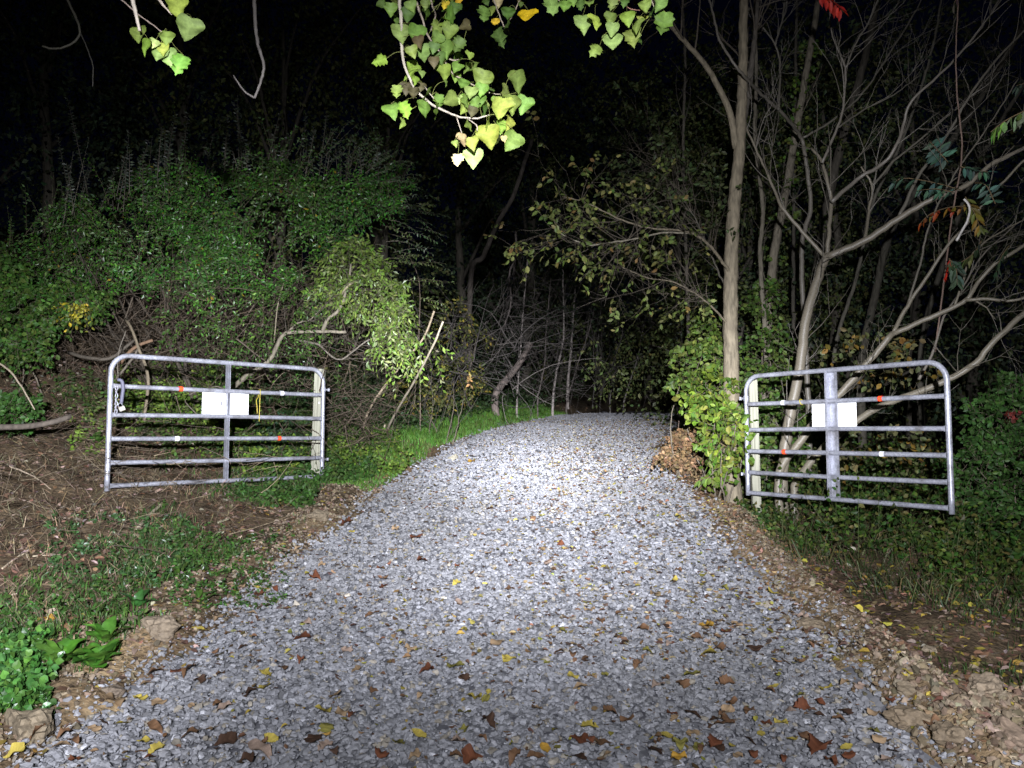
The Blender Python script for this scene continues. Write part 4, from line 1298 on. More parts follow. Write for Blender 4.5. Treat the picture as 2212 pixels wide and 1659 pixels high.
# clay crumbs along both edges and on the pile
g = G()
rs = np.random.default_rng(23)
def crumbs(x, y, s0, s1, cols):
    sz = rs.triangular(s0, s0 * 1.2, s1, len(x))
    z = ground_z(x, y) + sz * rs.uniform(-.2, .4, len(x))
    c = jitter_cols(len(x), cols, rs, .2, .05)
    stones(g, np.stack([x, y, z], -1), sz, rs, c, 1.0)
CL = [(.185, .145, .095), (.145, .112, .072), (.24, .19, .13), (.115, .088, .057)]
x, y = bank_xy(5200, 1, -.02, .6, 2.6, 8.5, rs); crumbs(x, y, .004, .032, CL)
x, y = bank_xy(4800, -1, -.02, .6, 2.6, 9.5, rs); crumbs(x, y, .004, .03, CL)
x = rs.normal(2.6, .5, 6500); y = rs.normal(3.25, .45, 6500); k = (x > road_x(y) + HALF - .05); crumbs(x[k], y[k], .005, .045, CL)
tag(g.build('clay_crumbs', M_STONE), 'crumbs of pale clay along the torn road edges and on the dirt heap', kind='stuff')

# larger clods and stones, each its own thing
def clod(u, v, size, col, label, name='clod', cat='clod', seed=1, mat=None):
    p = hit(u, v)
    if p is None: return
    r = np.random.default_rng(seed)
    import bmesh
    bm = bmesh.new(); bmesh.ops.create_icosphere(bm, subdivisions=4, radius=1)
    pl = [(norm(r.normal(0, 1, 3)), r.uniform(.55, .85)) for _ in range(7)]
    sx = np.array([1, r.uniform(.7, 1), r.uniform(.5, .7)])
    V = np.array([w.co[:] for w in bm.verts])
    for n_, h in pl: V = V - np.maximum(0, V @ n_ - h)[:, None] * n_
    V = V * (1 + .38 * (fbm(V[:, 0] + seed, V[:, 1] + 9, 3.1, 4) + fbm(V[:, 1] + seed, V[:, 2] + 3, 3.1, 4) + fbm(V[:, 2] + seed, V[:, 0] + 5, 3.1, 4))[:, None] * .6) * sx * size
    F = np.array([[w.index for w in f.verts] for f in bm.faces]); bm.free()
    a = r.uniform(0, 6.28)
    V = V @ np.array([[math.cos(a), -math.sin(a), 0], [math.sin(a), math.cos(a), 0], [0, 0, 1]]).T
    g = G(); g.add(V, F, np.array(col) * (.75 if name == 'clod' else 1))
    o = g.build(name, mat or M_STONE)
    o.location = (p[0], p[1], p[2] + size * .05)
    tag(o, label, cat)
clod(345, 1362, .12, (.27, .215, .15), 'large pale clay clod on the left road edge above the dock plant', seed=1)
clod(285, 1350, .09, (.24, .19, .13), 'flat clay clod left of the large pale one', seed=2)
clod(60, 1575, .14, (.26, .21, .14), 'mossy clay lump in the near left corner', seed=3)
clod(250, 1500, .07, (.24, .19, .14), 'clay clod just under the dock leaves', seed=4)
clod(690, 1120, .13, (.26, .21, .14), 'pale clay lip on the left road edge by the gravel', seed=5)
clod(1660, 1310, .055, (.36, .32, .25), 'rounded tan stone on the right road edge', 'stone', 'stone', 6)
clod(1750, 1355, .085, (.28, .22, .145), 'tan clay clod on the right berm', seed=7)
clod(1840, 1188, .045, (.55, .50, .40), 'pale rounded stone in the weeds below the right gate', 'stone', 'stone', 8)
clod(1970, 1560, .10, (.26, .20, .13), 'clay clod at the foot of the dirt heap', seed=9)
clod(2130, 1490, .10, (.28, .22, .15), 'clay clod high on the dirt heap', seed=10)
clod(1960, 1490, .06, (.24, .19, .125), 'small clod beside the long thin stick', seed=11)
clod(2060, 1600, .09, (.24, .185, .12), 'brown clod low on the dirt heap', seed=12)
clod(2180, 1590, .10, (.27, .2, .14), 'clay clod at the right border of the dirt heap', seed=13)
clod(2010, 1410, .05, (.36, .29, .2), 'pale clod near the dark hollow behind the heap', seed=14)
clod(980, 993, .14, (.40, .37, .28), 'flat pale stone slab at the left road edge by the grass verge', 'stone', 'stone', 15)
clod(1700, 1340, .06, (.30, .25, .17), 'low clay clod where the berm meets the gravel', seed=16)

# grass
def blades(g, X, Y, h, w, cols, rng, lean=.5):
    n = len(X)
    Z = ground_z(X, Y) - .01
    a = rng.uniform(0, 6.28, n); hh = np.broadcast_to(h, (n,)) * rng.uniform(.45, 1.3, n)
    B0 = np.stack([X, Y, Z], -1); S = np.stack([np.cos(a), np.sin(a), np.zeros(n)], -1)
    b2 = rng.uniform(0, 6.28, n); Ld = np.stack([np.cos(b2), np.sin(b2), np.zeros(n)], -1) * (lean * rng.uniform(.2, 1.4, n))[:, None]
    up = np.array([0, 0, 1.0])
    W = (w * rng.uniform(.6, 1.2, n))[:, None] * S
    m = B0 + (up * .62 + Ld * .3) * hh[:, None]; t = B0 + (up * .85 + Ld) * hh[:, None]
    V = np.stack([B0 - W, B0 + W, m - W * .8, m + W * .8, t], 1).reshape(-1, 3)
    i = np.arange(n)[:, None] * 5
    g.add(V, [i + np.array([[0, 1, 3, 2]]), i + np.array([[2, 3, 4]])], np.repeat(jitter_cols(n, cols, rng, .25, .1), 5, 0))


rng = np.random.default_rng(103)
GC = [(.045, .11, .02), (.06, .13, .025), (.035, .085, .018), (.075, .12, .03)]
g = G()
def patch(side, umin, umax, y0, y1, n, thr, f=1.1, off=0):
    y = rng.uniform(y0, y1, n); u = rng.uniform(umin, umax, n)
    x = road_x(y) + side * (HALF + u)
    k = fbm(x + off, y + off, f, 3) > thr + rng.normal(0, .08, n)
    return x[k], y[k]
x, y = patch(-1, .25, 1.7, 3.6, 9.2, 15000, .06); blades(g, x, y, .075, .0042, GC, rng)
x, y = patch(-1, .05, 1.5, 8.8, 22, 36000, -.45); blades(g, x, y, np.where(y < 11.5, .07, .13), .005, [(.085, .21, .028), (.10, .24, .034), (.07, .18, .025), (.13, .21, .04)], rng)
x, y = patch(-1, .5, 2.6, 8.5, 18, 12000, -.1); blades(g, x, y, .13, .006, GC, rng)
tag(g.build('grass', M_GRASS), 'green grass strip along the left road edge', kind='stuff')
g = G()
GD = [(.035, .075, .018), (.05, .085, .022), (.07, .08, .03)]
x, y = patch(1, .35, 4.2, 4.2, 8.5, 15000, -.08, 1.3, 9); blades(g, x, y, .07, .004, GD, rng)
x, y = patch(1, .6, 4.5, 5.6, 9.5, 3000, -.15, 1.3, 9); blades(g, x, y, .24, .0045, GD + [(.14, .12, .05), (.16, .13, .07)], rng, 1.5)
tag(g.build('grass', M_GRASS), 'short dark grass and stalks below the right gate', kind='stuff')
g = G()
x, y = patch(-1, .8, 5.8, 3.0, 10.5, 13000, -.35, 1.0, 4)
blades(g, x, y, .15, .0026, [(.20, .155, .095), (.13, .10, .065), (.27, .215, .14), (.10, .075, .05)], rng, 2.4)
tag(g.build('dead_grass', M_DRY), 'flattened straw coloured grass stalks on the left bank', kind='stuff')

# leafy ground cover
def cover(g, gt, X, Y, h, nl, L, W, cols, rng, droop=.3, hexa=True, lean=.6):
    n = len(X)
    b_ = np.stack([X, Y, ground_z(X, Y)], -1)
    d = np.stack([rng.normal(0, lean, n), rng.normal(0, lean, n) - .15, np.ones(n)], -1)
    sprays(g, gt, b_, d, h * rng.uniform(.5, 1.3, n), nl, L, W, cols, droop=droop, rng=rng, hexa=hexa, twig=.0025, twigcol=(.07, .085, .03))


gl, gt = G(), G()
WE = [(.045, .11, .02), (.055, .13, .028), (.035, .085, .02), (.07, .12, .03)]
x, y = patch(-1, .3, 1.6, 3.8, 9.2, 900, .10); cover(gl, gt, x, y, .14, 6, .038, .012, WE, rng)
x, y = patch(-1, .25, 1.2, 7.8, 10.2, 520, -.2); cover(gl, gt, x, y, .22, 7, .055, .018, WE, rng)
x, y = patch(-1, .6, 4.5, 9.2, 13, 800, .02, .9, 6); cover(gl, gt, x, y, .4, 8, .06, .017, [(.055, .10, .025), (.08, .12, .03), (.045, .08, .025)], rng)
x, y = patch(-1, .5, 3.6, 12, 22, 1700, -.25, .6); cover(gl, gt, x, y, .6, 8, .075, .022, [(.05, .10, .03), (.04, .08, .03)], rng)
for (u0, u1, v0, v1, n, h, dd) in ((280, 480, 800, 950, 260, .5, 9.6), (500, 680, 960, 1040, 90, .3, 9.0), (700, 860, 950, 1030, 150, .28, 0), (555, 665, 930, 1000, 70, .35, 9.3), (440, 560, 830, 1000, 90, .5, 9.9), (160, 230, 920, 1000, 20, .25, 0), (320, 420, 860, 910, 60, .4, 9.5)):
    xy = scatter_uv(n, (u0, u1, v0, v1), rng)
    cover(gl, gt, xy[:, 0], xy[:, 1], h, 8, .055, .018, [(.15, .25, .035), (.11, .20, .03), (.18, .26, .045)] if u0 != 555 else [(.035, .085, .04), (.05, .10, .05)], rng)
o = gl.build('undergrowth', M_LEAF); tag(o, 'green weeds and seedlings growing on the left bank', kind='stuff')
o = gt.build('undergrowth', M_TWIG); tag(o, 'thin stems of the weeds on the left bank', kind='stuff')

gl, gt = G(), G()
RW = [(.03, .08, .014), (.05, .11, .018), (.10, .135, .026), (.024, .055, .013), (.07, .12, .02), (.10, .095, .03)]
x, y = patch(1, .9, 5.2, 6.9, 12.5, 1700, -.25, .9, 2); cover(gl, gt, x, y, .78, 10, .06, .019, RW, rng, lean=.45)
x, y = patch(1, .5, 1.1, 7.2, 10, 160, -.4); cover(gl, gt, x, y, .25, 6, .05, .018, RW, rng)
x, y = patch(1, 1.6, 5.2, 6.2, 7.6, 600, -.3, .9, 5); cover(gl, gt, x, y, .3, 7, .06, .02, RW, rng)
o = gl.build('undergrowth', M_LEAF); tag(o, 'dense green weeds behind and under the right gate', kind='stuff')
o = gt.build('undergrowth', M_TWIG); tag(o, 'thin stems of the weeds behind the right gate', kind='stuff')

# named shrubs on the right
dG = 9.0
shrub('leafy_shrub', 'sunny yellow green bush wrapped round the foot of the grey tree', [ell(1545, 900, 55, 60, dG - .15, .35), ell(1590, 900, 40, 45, dG - .5, .2), ell(1560, 960, 45, 40, dG - .3, .3), ell(1530, 840, 60, 45, dG, .35), ell(1550, 1010, 30, 35, dG - .25, .2), ell(1600, 950, 25, 60, dG - .45, .15)],
      170, 6, .24, .095, .030, [(.16, .23, .03), (.12, .20, .025), (.20, .23, .045), (.08, .15, .025)], 111, M_LEAF, droop=.5, inner=.3, hexa=True, stems=5)
shrub('leafy_shrub', 'yellow green bush left of the grey trunk, over the road edge', [ell(1500, 780, 55, 45, dG + 1.0, .4), ell(1545, 770, 50, 50, dG + .7, .4), ell(1475, 810, 35, 25, dG + 1.0, .3), ell(1530, 720, 55, 40, dG + .9, .4)],
      190, 6, .26, .088, .028, [(.13, .20, .035), (.09, .16, .03), (.17, .22, .05)], 112, M_LEAF, droop=.45, inner=.3, hexa=True, stems=4)
shrub('leafy_shrub', 'dim green bush between the grey tree and the glossy leaning trunk', [ell(1660, 760, 60, 70, 10.4, .5), ell(1640, 840, 50, 60, 10, .4), ell(1690, 900, 60, 50, 9.7, .5), ell(1650, 640, 40, 50, 10.8, .3), ell(1680, 970, 60, 50, 9.3, .4)],
      260, 6, .26, .08, .026, [(.07, .13, .025), (.05, .10, .02), (.10, .15, .03)], 113, M_LEAF, droop=.4, inner=.2, hexa=True, stems=3)
shrub('leafy_shrub', 'dense green shrub at the right edge beyond the outer corner of the gate', [ell(2160, 900, 70, 60, 8.2, .5), ell(2200, 1010, 90, 90, 7.9, .5), ell(2110, 1010, 55, 70, 8.0, .4), ell(2120, 1110, 70, 60, 7.6, .4), ell(2190, 830, 40, 30, 8.5, .4)],
      520, 8, .28, .062, .022, [(.045, .11, .022), (.06, .13, .03), (.035, .08, .02)], 114, M_LEAF, droop=.4, inner=.25, hexa=True, stems=4)
shrub('red_leaved_shrub', 'dull red leaves in the green shrub at the right edge', [ell(2190, 890, 16, 8, 7.75, .1)], 9, 3, .12, .055, .022, [(.16, .03, .025), (.12, .03, .02)], 115, M_LEAF, droop=.4, inner=.1, hexa=True)
shrub('leafy_shrub', 'loose pale leaves hanging under the slanting stems behind the right gate', [ell(1880, 760, 110, 60, 9.0, .5), ell(1960, 780, 70, 50, 8.6, .4), ell(1900, 960, 120, 60, 9.2, .5)],
      95, 5, .25, .085, .028, [(.13, .14, .06), (.10, .12, .045), (.16, .15, .06), (.22, .14, .03)], 116, M_LEAF, droop=.6, inner=.1, hexa=True)
ds = [ell(1465, 965, 34, 35, 10.0, .3), ell(1480, 945, 32, 22, 10.2, .25), ell(1445, 985, 28, 25, 9.8, .25), ell(1490, 985, 28, 28, 9.9, .25)]
shrub('dried_bush', 'dried brown leaved bush beside the road, left of the yellow green one', ds, 170, 6, .20, .062, .021, [(.20, .125, .06), (.15, .09, .045), (.26, .17, .09)], 117, M_DRY, droop=.7, inner=.15, hexa=True, stems=3, stem_base=None)
shrub('small_tree', 'slender leafy sapling with hanging yellow leaves behind the cut poles', [ell(985, 690, 40, 60, 13.2, .4), ell(1030, 720, 40, 30, 13.4, .4), ell(980, 820, 80, 60, 13.2, .5), ell(900, 850, 70, 45, 13.4, .5)],
      230, 6, .28, .07, .018, [(.10, .12, .035), (.08, .10, .03), (.14, .15, .05), (.26, .22, .04)], 118, M_LEAF, droop=.6, inner=.2, hexa=True, stems=4)
shrub('dry_leaf_cluster', 'hanging cluster of dry orange leaves behind the cut poles', [ell(1014, 822, 4, 11, 11.0, .05)], 9, 3, .09, .07, .018, [(.42, .24, .10), (.5, .34, .12)], 119, M_DRY, droop=.8, inner=.1, hexa=True)

# ------------------------------------------------------------------ dark woods behind
rng = np.random.default_rng(131)
def crown_mesh(seed, dens, L, W, cols, name='crown'):
    r = np.random.default_rng(seed)
    ells = [(np.array([r.normal(0, 1.3), r.normal(0, 1.3), r.uniform(.9, 7.5)]), r.uniform(.9, 1.9, 3) * np.array([1.1, 1.1, .8])) for _ in range(15)]
    p, d = shell(ells, dens, r, .3)
    gl = G()
    dd = norm(d + r.normal(0, .5, d.shape))
    sprays(gl, None, p, dd, .6, 8, L, W, cols, droop=.4, rng=r, hexa=False)
    gt = G()
    pts, rr = smooth_path([(0, 0, -.3), (.1, .05, 1.5), (.0, .2, 4), (.2, .1, 7)], [.15, .12, .08, .03], .3, .008, r)
    tube(gt, pts, rr, 8, (.09, .08, .06), .03, rng=r)
    for e in ells[:8]:
        z = min(e[0][2] - .8, 5)
        pts, rr = smooth_path([(0, .1, max(.8, z - 1)), e[0] * .5 + np.array([0, 0, z * .5]), e[0]], [.05, .035, .012], .3, .012, r)
        tube(gt, pts, rr, 5, (.08, .07, .055), .03, cap=False, rng=r)
    return gl, gt
protos = []
for s_, cols in ((1, [(.06, .075, .03), (.045, .06, .028), (.08, .085, .035)]), (2, [(.05, .075, .035), (.04, .06, .035)]), (3, [(.10, .125, .04), (.075, .10, .035), (.12, .13, .045)]), (4, [(.045, .07, .04), (.06, .085, .045)])):
    gl, gt = crown_mesh(200 + s_, 900, .11, .034, cols)
    a = gl.build('crown', M_LEAF); b_ = gt.build('trunk', M_BARK, smooth=True)
    a['kind'] = 'stuff'
    protos.append((a.data, b_.data)); bpy.data.objects.remove(a); bpy.data.objects.remove(b_)
def wood_tree(x, y, proto, sc, rz, label, group):
    root = empty('forest_tree', (x, y, float(ground_z(x, y))), label, 'tree', group)
    root.rotation_euler = (0, 0, rz); root.scale = (sc, sc, sc)
    for nm, me in zip(('crown', 'trunk'), protos[proto]):
        o = bpy.data.objects.new(nm, me); COL.objects.link(o); o.parent = root
        if nm == 'crown': o['kind'] = 'stuff'
WOODS = [
    ('dim forest trees behind the dark green shrub', 'forest trees behind the left shrub',
     [(-12, 17, 1.1), (-9.5, 15.5, 1.0), (-7, 16, 1.1), (-4.8, 15.2, 1.0), (-10.5, 20, 1.3), (-6.5, 20, 1.3), (-15.5, 19, 1.5)]),
    ('dim forest trees left of the road end', 'forest trees left of the road end',
     [(-2.9, 16.5, .95), (-1.2, 19.5, 1.1), (-3.4, 20, 1.4), (0.4, 23.5, 1.3), (-.9, 26, 1.6), (1.8, 27, 1.5)]),
    ('dim forest trees beyond the road crest', 'forest trees beyond the road crest',
     [(3.4, 29, 1.4), (5.5, 31, 1.4), (8, 33, 1.5), (2.0, 33, 1.6), (11, 31, 1.5), (6, 37, 1.7)]),
    ('yellowish leafy trees behind the grey trunk', 'forest trees behind the grey trunk',
     [(4.4, 14.6, .8), (3.9, 17.4, .95), (6.2, 18.5, 1.2), (6.4, 22.5, 1.4), (5.2, 16.0, .85)]),
    ('dim forest trees behind the slanting stems', 'forest trees on the right',
     [(6.2, 14.6, .95), (8.2, 15.8, 1.1), (10.5, 17.5, 1.2), (9, 20.5, 1.3), (12.8, 21, 1.4), (7.6, 23, 1.3)]),
]
k = 0
ORD = {5: ['leftmost', 'second from the left', 'middle', 'second from the right', 'rightmost'],
       6: ['leftmost', 'second from the left', 'third from the left', 'third from the right', 'second from the right', 'rightmost'],
       7: ['leftmost', 'second from the left', 'third from the left', 'middle', 'third from the right', 'second from the right', 'rightmost']}
for label0, group, spots in WOODS:
    order = sorted(range(len(spots)), key=lambda i_: spots[i_][0] / spots[i_][1])
    for i_, (x, y, sc) in enumerate(spots):
        label = f'{ORD[len(spots)][order.index(i_)]} of the {label0}'
        pr = 2 if 'grey trunk' in group else (k * 7 + 1) % 4
        wood_tree(x, y, pr, sc, k * 1.7, label, group); k += 1
# understorey in the hollow at the end of the road and along the far bank
gl, gt = G(), G()
x = rng.uniform(-6, 3.5, 900); y = rng.uniform(14, 30, 900)
kk = (edge_dist(x, y)[0] > .6); x, y = x[kk], y[kk]
cover(gl, gt, x, y, 1.6, 9, .09, .026, [(.055, .085, .035), (.045, .07, .035)], rng, droop=.4)
x = rng.uniform(2, 12, 700); y = rng.uniform(15, 32, 700)
kk = (edge_dist(x, y)[1] > .3); x, y = x[kk], y[kk]
cover(gl, gt, x, y, 1.4, 9, .09, .026, [(.055, .085, .03), (.07, .085, .035)], rng, droop=.4)
x = rng.uniform(3, 16, 500); y = rng.uniform(26, 36, 500)
kk = (edge_dist(x, y)[0] > .5); x, y = x[kk], y[kk]
cover(gl, gt, x, y, 1.8, 9, .10, .03, [(.055, .085, .035), (.045, .07, .035)], rng, droop=.4)
tag(gl.build('undergrowth', M_LEAF), 'dark leafy undergrowth of the woods around the road end', kind='stuff')
tag(gt.build('undergrowth', M_TWIG), 'thin stems of the undergrowth in the woods', kind='stuff')

# ------------------------------------------------------------------ poplar branches hanging into the picture
def leaf_outline(kind, rng):
    if kind == 'poplar':
        half = [(0, 0), (.16, -.05), (.33, -.04), (.45, .04), (.50, .17), (.47, .31), (.40, .45), (.31, .58), (.21, .71), (.12, .84), (.05, .94)]
    elif kind == 'oval':
        half = [(0, 0), (.10, .04), (.20, .14), (.27, .28), (.30, .45), (.27, .62), (.20, .77), (.11, .90), (.04, .97)]
    elif kind == 'lobed':
        half = [(0, 0), (.10, -.02), (.28, -.06), (.33, .08), (.45, .13), (.50, .28), (.41, .34), (.36, .44), (.40, .58), (.31, .70), (.20, .70), (.12, .84)]
    else:   # torn
        half = [(0, 0), (.18, -.03), (.34, .02), (.30, .16), (.46, .22), (.36, .36), (.42, .50), (.24, .58), (.28, .74), (.10, .86)]
    return half
def leaf_shape(kind, rng, serr=.022, fold=.25, curl=.25, wave=.04):
    """unit leaf in the xy plane, tip at +y; returns V, F, rib flag"""
    h = leaf_outline(kind, rng)
    def side(s):
        pts = []
        for i in range(1, len(h)):
            a = np.array(h[i - 1]); b_ = np.array(h[i])
            if i > 1: 
                m = (a + b_) / 2; n_ = np.array([b_[1] - a[1], a[0] - b_[0]]); n_ = n_ / (np.linalg.norm(n_) + 1e-9)
                pts.append(m + n_ * serr * rng.uniform(-.9, 1.1))
            pts.append(b_ + rng.normal(0, .008, 2))
        return [(s * p[0], p[1]) for p in pts]
    R_ = side(1); L_ = side(-1)
    m = len(R_)
    rib = [(0, t) for t in np.linspace(0, 1, m + 1)]
    rib = [(0, 0)] + [(0, .02 + .98 * (i + 1) / m) for i in range(m)]
    V = [(x, y, 0) for x, y in rib]
    mid = lambda q, i: ((q[0]) * .5, (q[1] + rib[i + 1][1]) * .5)
    o1 = len(V); V += [(x, y, 0) for x, y in R_]
    o2 = len(V); V += [(x, y, 0) for x, y in L_]
    F = []
    for i in range(m):
        F.append([i, o1 + i, i + 1]); F.append([i, i + 1, o2 + i])
        if i > 0:
            F.append([i, o1 + i - 1, o1 + i]); F.append([i, o2 + i, o2 + i - 1])
    V = np.array(V, float)
    x, y = V[:, 0], V[:, 1]
    V[:, 2] = fold * np.abs(x) - curl * (y - .3) ** 2 + wave * np.sin(9 * y + rng.uniform(0, 6)) * np.abs(x) * 3
    ribf = np.zeros(len(V)); ribf[:m + 1] = 1
    return V, np.array(F), ribf


LC = {'g': (.12, .215, .055), 'lt': (.18, .27, .11), 'dk': (.075, .135, .04), 'ol': (.165, .22, .07), 'yg': (.18, .27, .06), 'yl': (.29, .34, .09), 'pale': (.27, .36, .17),
      'Y': (.72, .43, .02), 'yo': (.50, .33, .04), 'br': (.075, .065, .04), 'pk': (.40, .32, .24), 'pw': (.55, .49, .38)}


class Poplar:
    def __init__(s, label, base, seed):
        s.root = empty('poplar_branch', base, label, 'branch'); s.base = np.array(base); s.rng = np.random.default_rng(seed)
    def stem(s, pts, w0, w1, col=(.30, .25, .19), name='twig'):
        Pw = np.array([P(*p) for p in pts]); t = np.linspace(0, 1, len(Pw))
        r = (w0 * (1 - t) + w1 * t) * Pw[:, 1] / FPX / 2
        p_, r_ = smooth_path(Pw, r, .02, .0012, s.rng)
        g = G(); tube(g, p_, r_, 7, col, .08, rng=s.rng)
        g.build(name, M_TWIG, s.root, smooth=True, org=s.base)
        s.last = p_
        s.all = getattr(s, 'all', []) + [p_]
    def leaf(s, u, v, size, ang, colk, d, narrow=False):
        """centre of the blade in the picture, blade length in picture px, tip direction (deg from straight down, + to the right)"""
        r = s.rng
        kind = 'torn' if r.random() < .22 and colk not in ('Y', 'pale', 'yl') else 'poplar'
        V, F, rib = leaf_shape(kind, r, serr=.014, fold=r.uniform(-.2, .28), curl=r.uniform(-.2, .5), wave=r.uniform(.03, .10))
        sc = .95 * size * d / FPX
        V = V * np.array([1.05, 1, 1]); V[:, 1] -= .42
        V *= sc
        # blade roughly facing the lamp and camera, then tilted at random
        yaw = r.normal(0, .45) + (1.15 if narrow else 0); pit = r.normal(.15, .35)
        a = math.radians(ang)
        Mx = Matrix.Rotation(a, 3, 'Y') @ Matrix.Rotation(yaw, 3, 'Z') @ Matrix.Rotation(pit, 3, 'X')
        loc = np.array([[1, 0, 0], [0, 0, -1], [0, -1, 0]], float)    # leaf x -> x, leaf y -> down, leaf z -> towards camera
        Rm = np.array(Mx) @ loc
        V = V @ Rm.T
        c = P(u, v, d)
        base = c + Rm @ np.array([0, -.42 * sc, 0])
        col = np.array([1.06, 1.06, .66]) * np.array(LC[colk]) * np.exp(r.normal(0, .12)) * np.exp(r.normal(0, .05, 3))
        cols = np.repeat(col[None], len(V), 0) * np.exp(r.normal(0, .07, (len(V), 1)))
        cols = cols * (1 + .5 * rib[:, None]) + .02 * rib[:, None]
        g = G(); g.add(V, F, cols)
        # petiole to the nearest twig
        allp = np.vstack(s.all); k = np.argmin(np.linalg.norm(allp - base - np.array([0, 0, .02]), axis=1)); q = allp[k]
        dist = np.linalg.norm(q - base)
        if dist > .10: q = base + (q - base) * .10 / dist
        mid = (q + base) / 2 + np.array([0, 0, .012]) + r.normal(0, .004, 3)
        pp, rr = smooth_path([base - c, mid - c, q - c], [.0011, .0012, .0014], .01)
        gp = G(); tube(gp, pp, rr, 5, np.array([.22, .24, .07]), cap=False)
        o = g.build('leaf', M_POPLAR, s.root, smooth=True)
        o.location = [float(x) for x in c - s.base]
        po = gp.build('petiole', M_POPLAR, o, smooth=True)


def c2(L_):   # crop measurements -> picture px
    return [(737.3 + x / 3, y / 3, s_ / 3, a, k, *rest) for (x, y, s_, a, k, *rest) in L_]


dQ = 3.5
pb = Poplar('largest leafy poplar spray hanging over the road, a pale dead leaf at its tip', P(880, -40, dQ), 301)
def q2(pts, d=dQ): return [(737.3 + x / 3, y / 3, d + dd) for (x, y, dd) in pts]
pb.stem(q2([(375, -120, 0), (380, 0, 0), (388, 150, 0), (392, 300, .02), (410, 430, .03), (470, 560, .04), (540, 640, .03), (640, 705, .02), (740, 750, .0), (810, 765, 0), (910, 762, 0), (960, 745, 0)]), 9, 3, (.36, .32, .25))
pb.stem(q2([(470, -100, .15), (490, 20, .15), (520, 110, .14), (560, 230, .12), (640, 340, .1), (720, 390, .08), (760, 385, .08)]), 6, 3)
pb.stem(q2([(560, -60, .25), (590, 40, .25), (610, 100, .25), (580, 200, .2)]), 5, 3)
pb.stem(q2([(640, 340, .1), (715, 470, .1), (800, 520, .08), (870, 560, .06), (950, 600, .04), (1030, 610, .03)]), 4, 2, (.33, .28, .2))
pb.stem(q2([(745, 755, 0), (770, 830, -.02), (785, 880, -.02)]), 3, 2, (.33, .28, .22))
pb.stem(q2([(810, 765, 0), (875, 810, -.02), (880, 850, -.02)]), 3, 2, (.33, .28, .22))
pb.stem(q2([(540, 560, .04), (570, 600, .02), (600, 640, .02)]), 3, 2, (.33, .28, .22))
CEN = [(320, 60, 95, 0, 'g'), (265, 25, 75, -40, 'dk'), (355, 130, 70, 20, 'dk'), (385, 215, 140, -10, 'lt'), (485, 220, 140, 20, 'g'), (530, 340, 125, 0, 'lt'), (460, 335, 90, -20, 'ol'), (250, 390, 110, 75, 'yg'),
       (460, 465, 150, 60, 'yg'), (360, 590, 95, 0, 'ol'), (420, 570, 95, 0, 'br'), (520, 560, 70, 10, 'br'), (470, 600, 80, -10, 'br'), (705, 105, 150, 75, 'g'), (620, 180, 115, 30, 'ol'), (700, 200, 120, 25, 'ol'),
       (760, 285, 110, 30, 'dk'), (680, 315, 130, 15, 'g'), (620, 250, 100, 40, 'g'), (640, 375, 90, -10, 'dk'), (665, 465, 120, 15, 'yg'), (750, 440, 90, 25, 'g'), (830, 430, 125, 30, 'ol'), (790, 540, 95, 20, 'g'),
       (915, 515, 150, 10, 'ol'), (965, 515, 80, 15, 'pale', True), (910, 580, 95, 10, 'g'), (970, 580, 60, 20, 'dk'), (840, 600, 100, 10, 'lt'), (1140, 525, 160, 18, 'ol'), (1065, 600, 115, 0, 'ol', True), (1110, 675, 140, 20, 'ol'),
       (1040, 700, 170, 10, 'yl'), (1185, 680, 130, 20, 'g'), (900, 650, 90, 0, 'g'), (870, 665, 90, -20, 'g'), (630, 650, 95, 15, 'g'), (705, 650, 120, 60, 'ol'), (780, 640, 80, 20, 'pale'), (330, 710, 140, -15, 'g'),
       (410, 710, 120, -5, 'yg'), (540, 705, 120, 30, 'g'), (620, 725, 115, 10, 'g', True), (555, 610, 110, -10, 'ol', True), (395, 800, 75, 10, 'ol', True), (850, 720, 80, 10, 'br'), (935, 720, 95, 10, 'dk', True),
       (825, 810, 90, -10, 'ol', True), (955, 885, 170, 0, 'yl'), (1050, 820, 110, 20, 'yg'), (1090, 800, 105, 10, 'yl'), (1105, 915, 150, 25, 'ol', True), (1055, 900, 50, 0, 'pk'), (850, 930, 100, -10, 'yl'),
       (855, 1025, 140, 0, 'pale'), (790, 905, 100, 30, 'pk'), (755, 1035, 100, 0, 'pw'), (738, 930, 50, -20, 'ol'), (560, 80, 110, 10, 'g', True), (455, 40, 90, -20, 'ol'), (430, 95, 100, 10, 'dk'), (500, 270, 90, -5, 'br'),
       (545, 30, 70, 0, 'ol'), (675, 20, 80, 20, 'yo'), (760, 15, 70, 20, 'yo'), (740, 50, 90, 10, 'dk'), (800, 165, 90, 80, 'br'), (600, 310, 80, 10, 'dk'), (480, 520, 70, 0, 'yg', True), (680, 540, 50, 0, 'ol', True), (600, 400, 80, 0, 'br'),
       (990, 690, 90, 40, 'dk', True), (955, 800, 110, 35, 'yg', True), (800, 690, 110, 20, 'ol', True), (830, 360, 70, 10, 'ol', True)]
for it in c2(CEN): pb.leaf(it[0], it[1], it[2], it[3], it[4], dQ + pb.rng.normal(0, .05), len(it) > 5)
rq = np.random.default_rng(77)
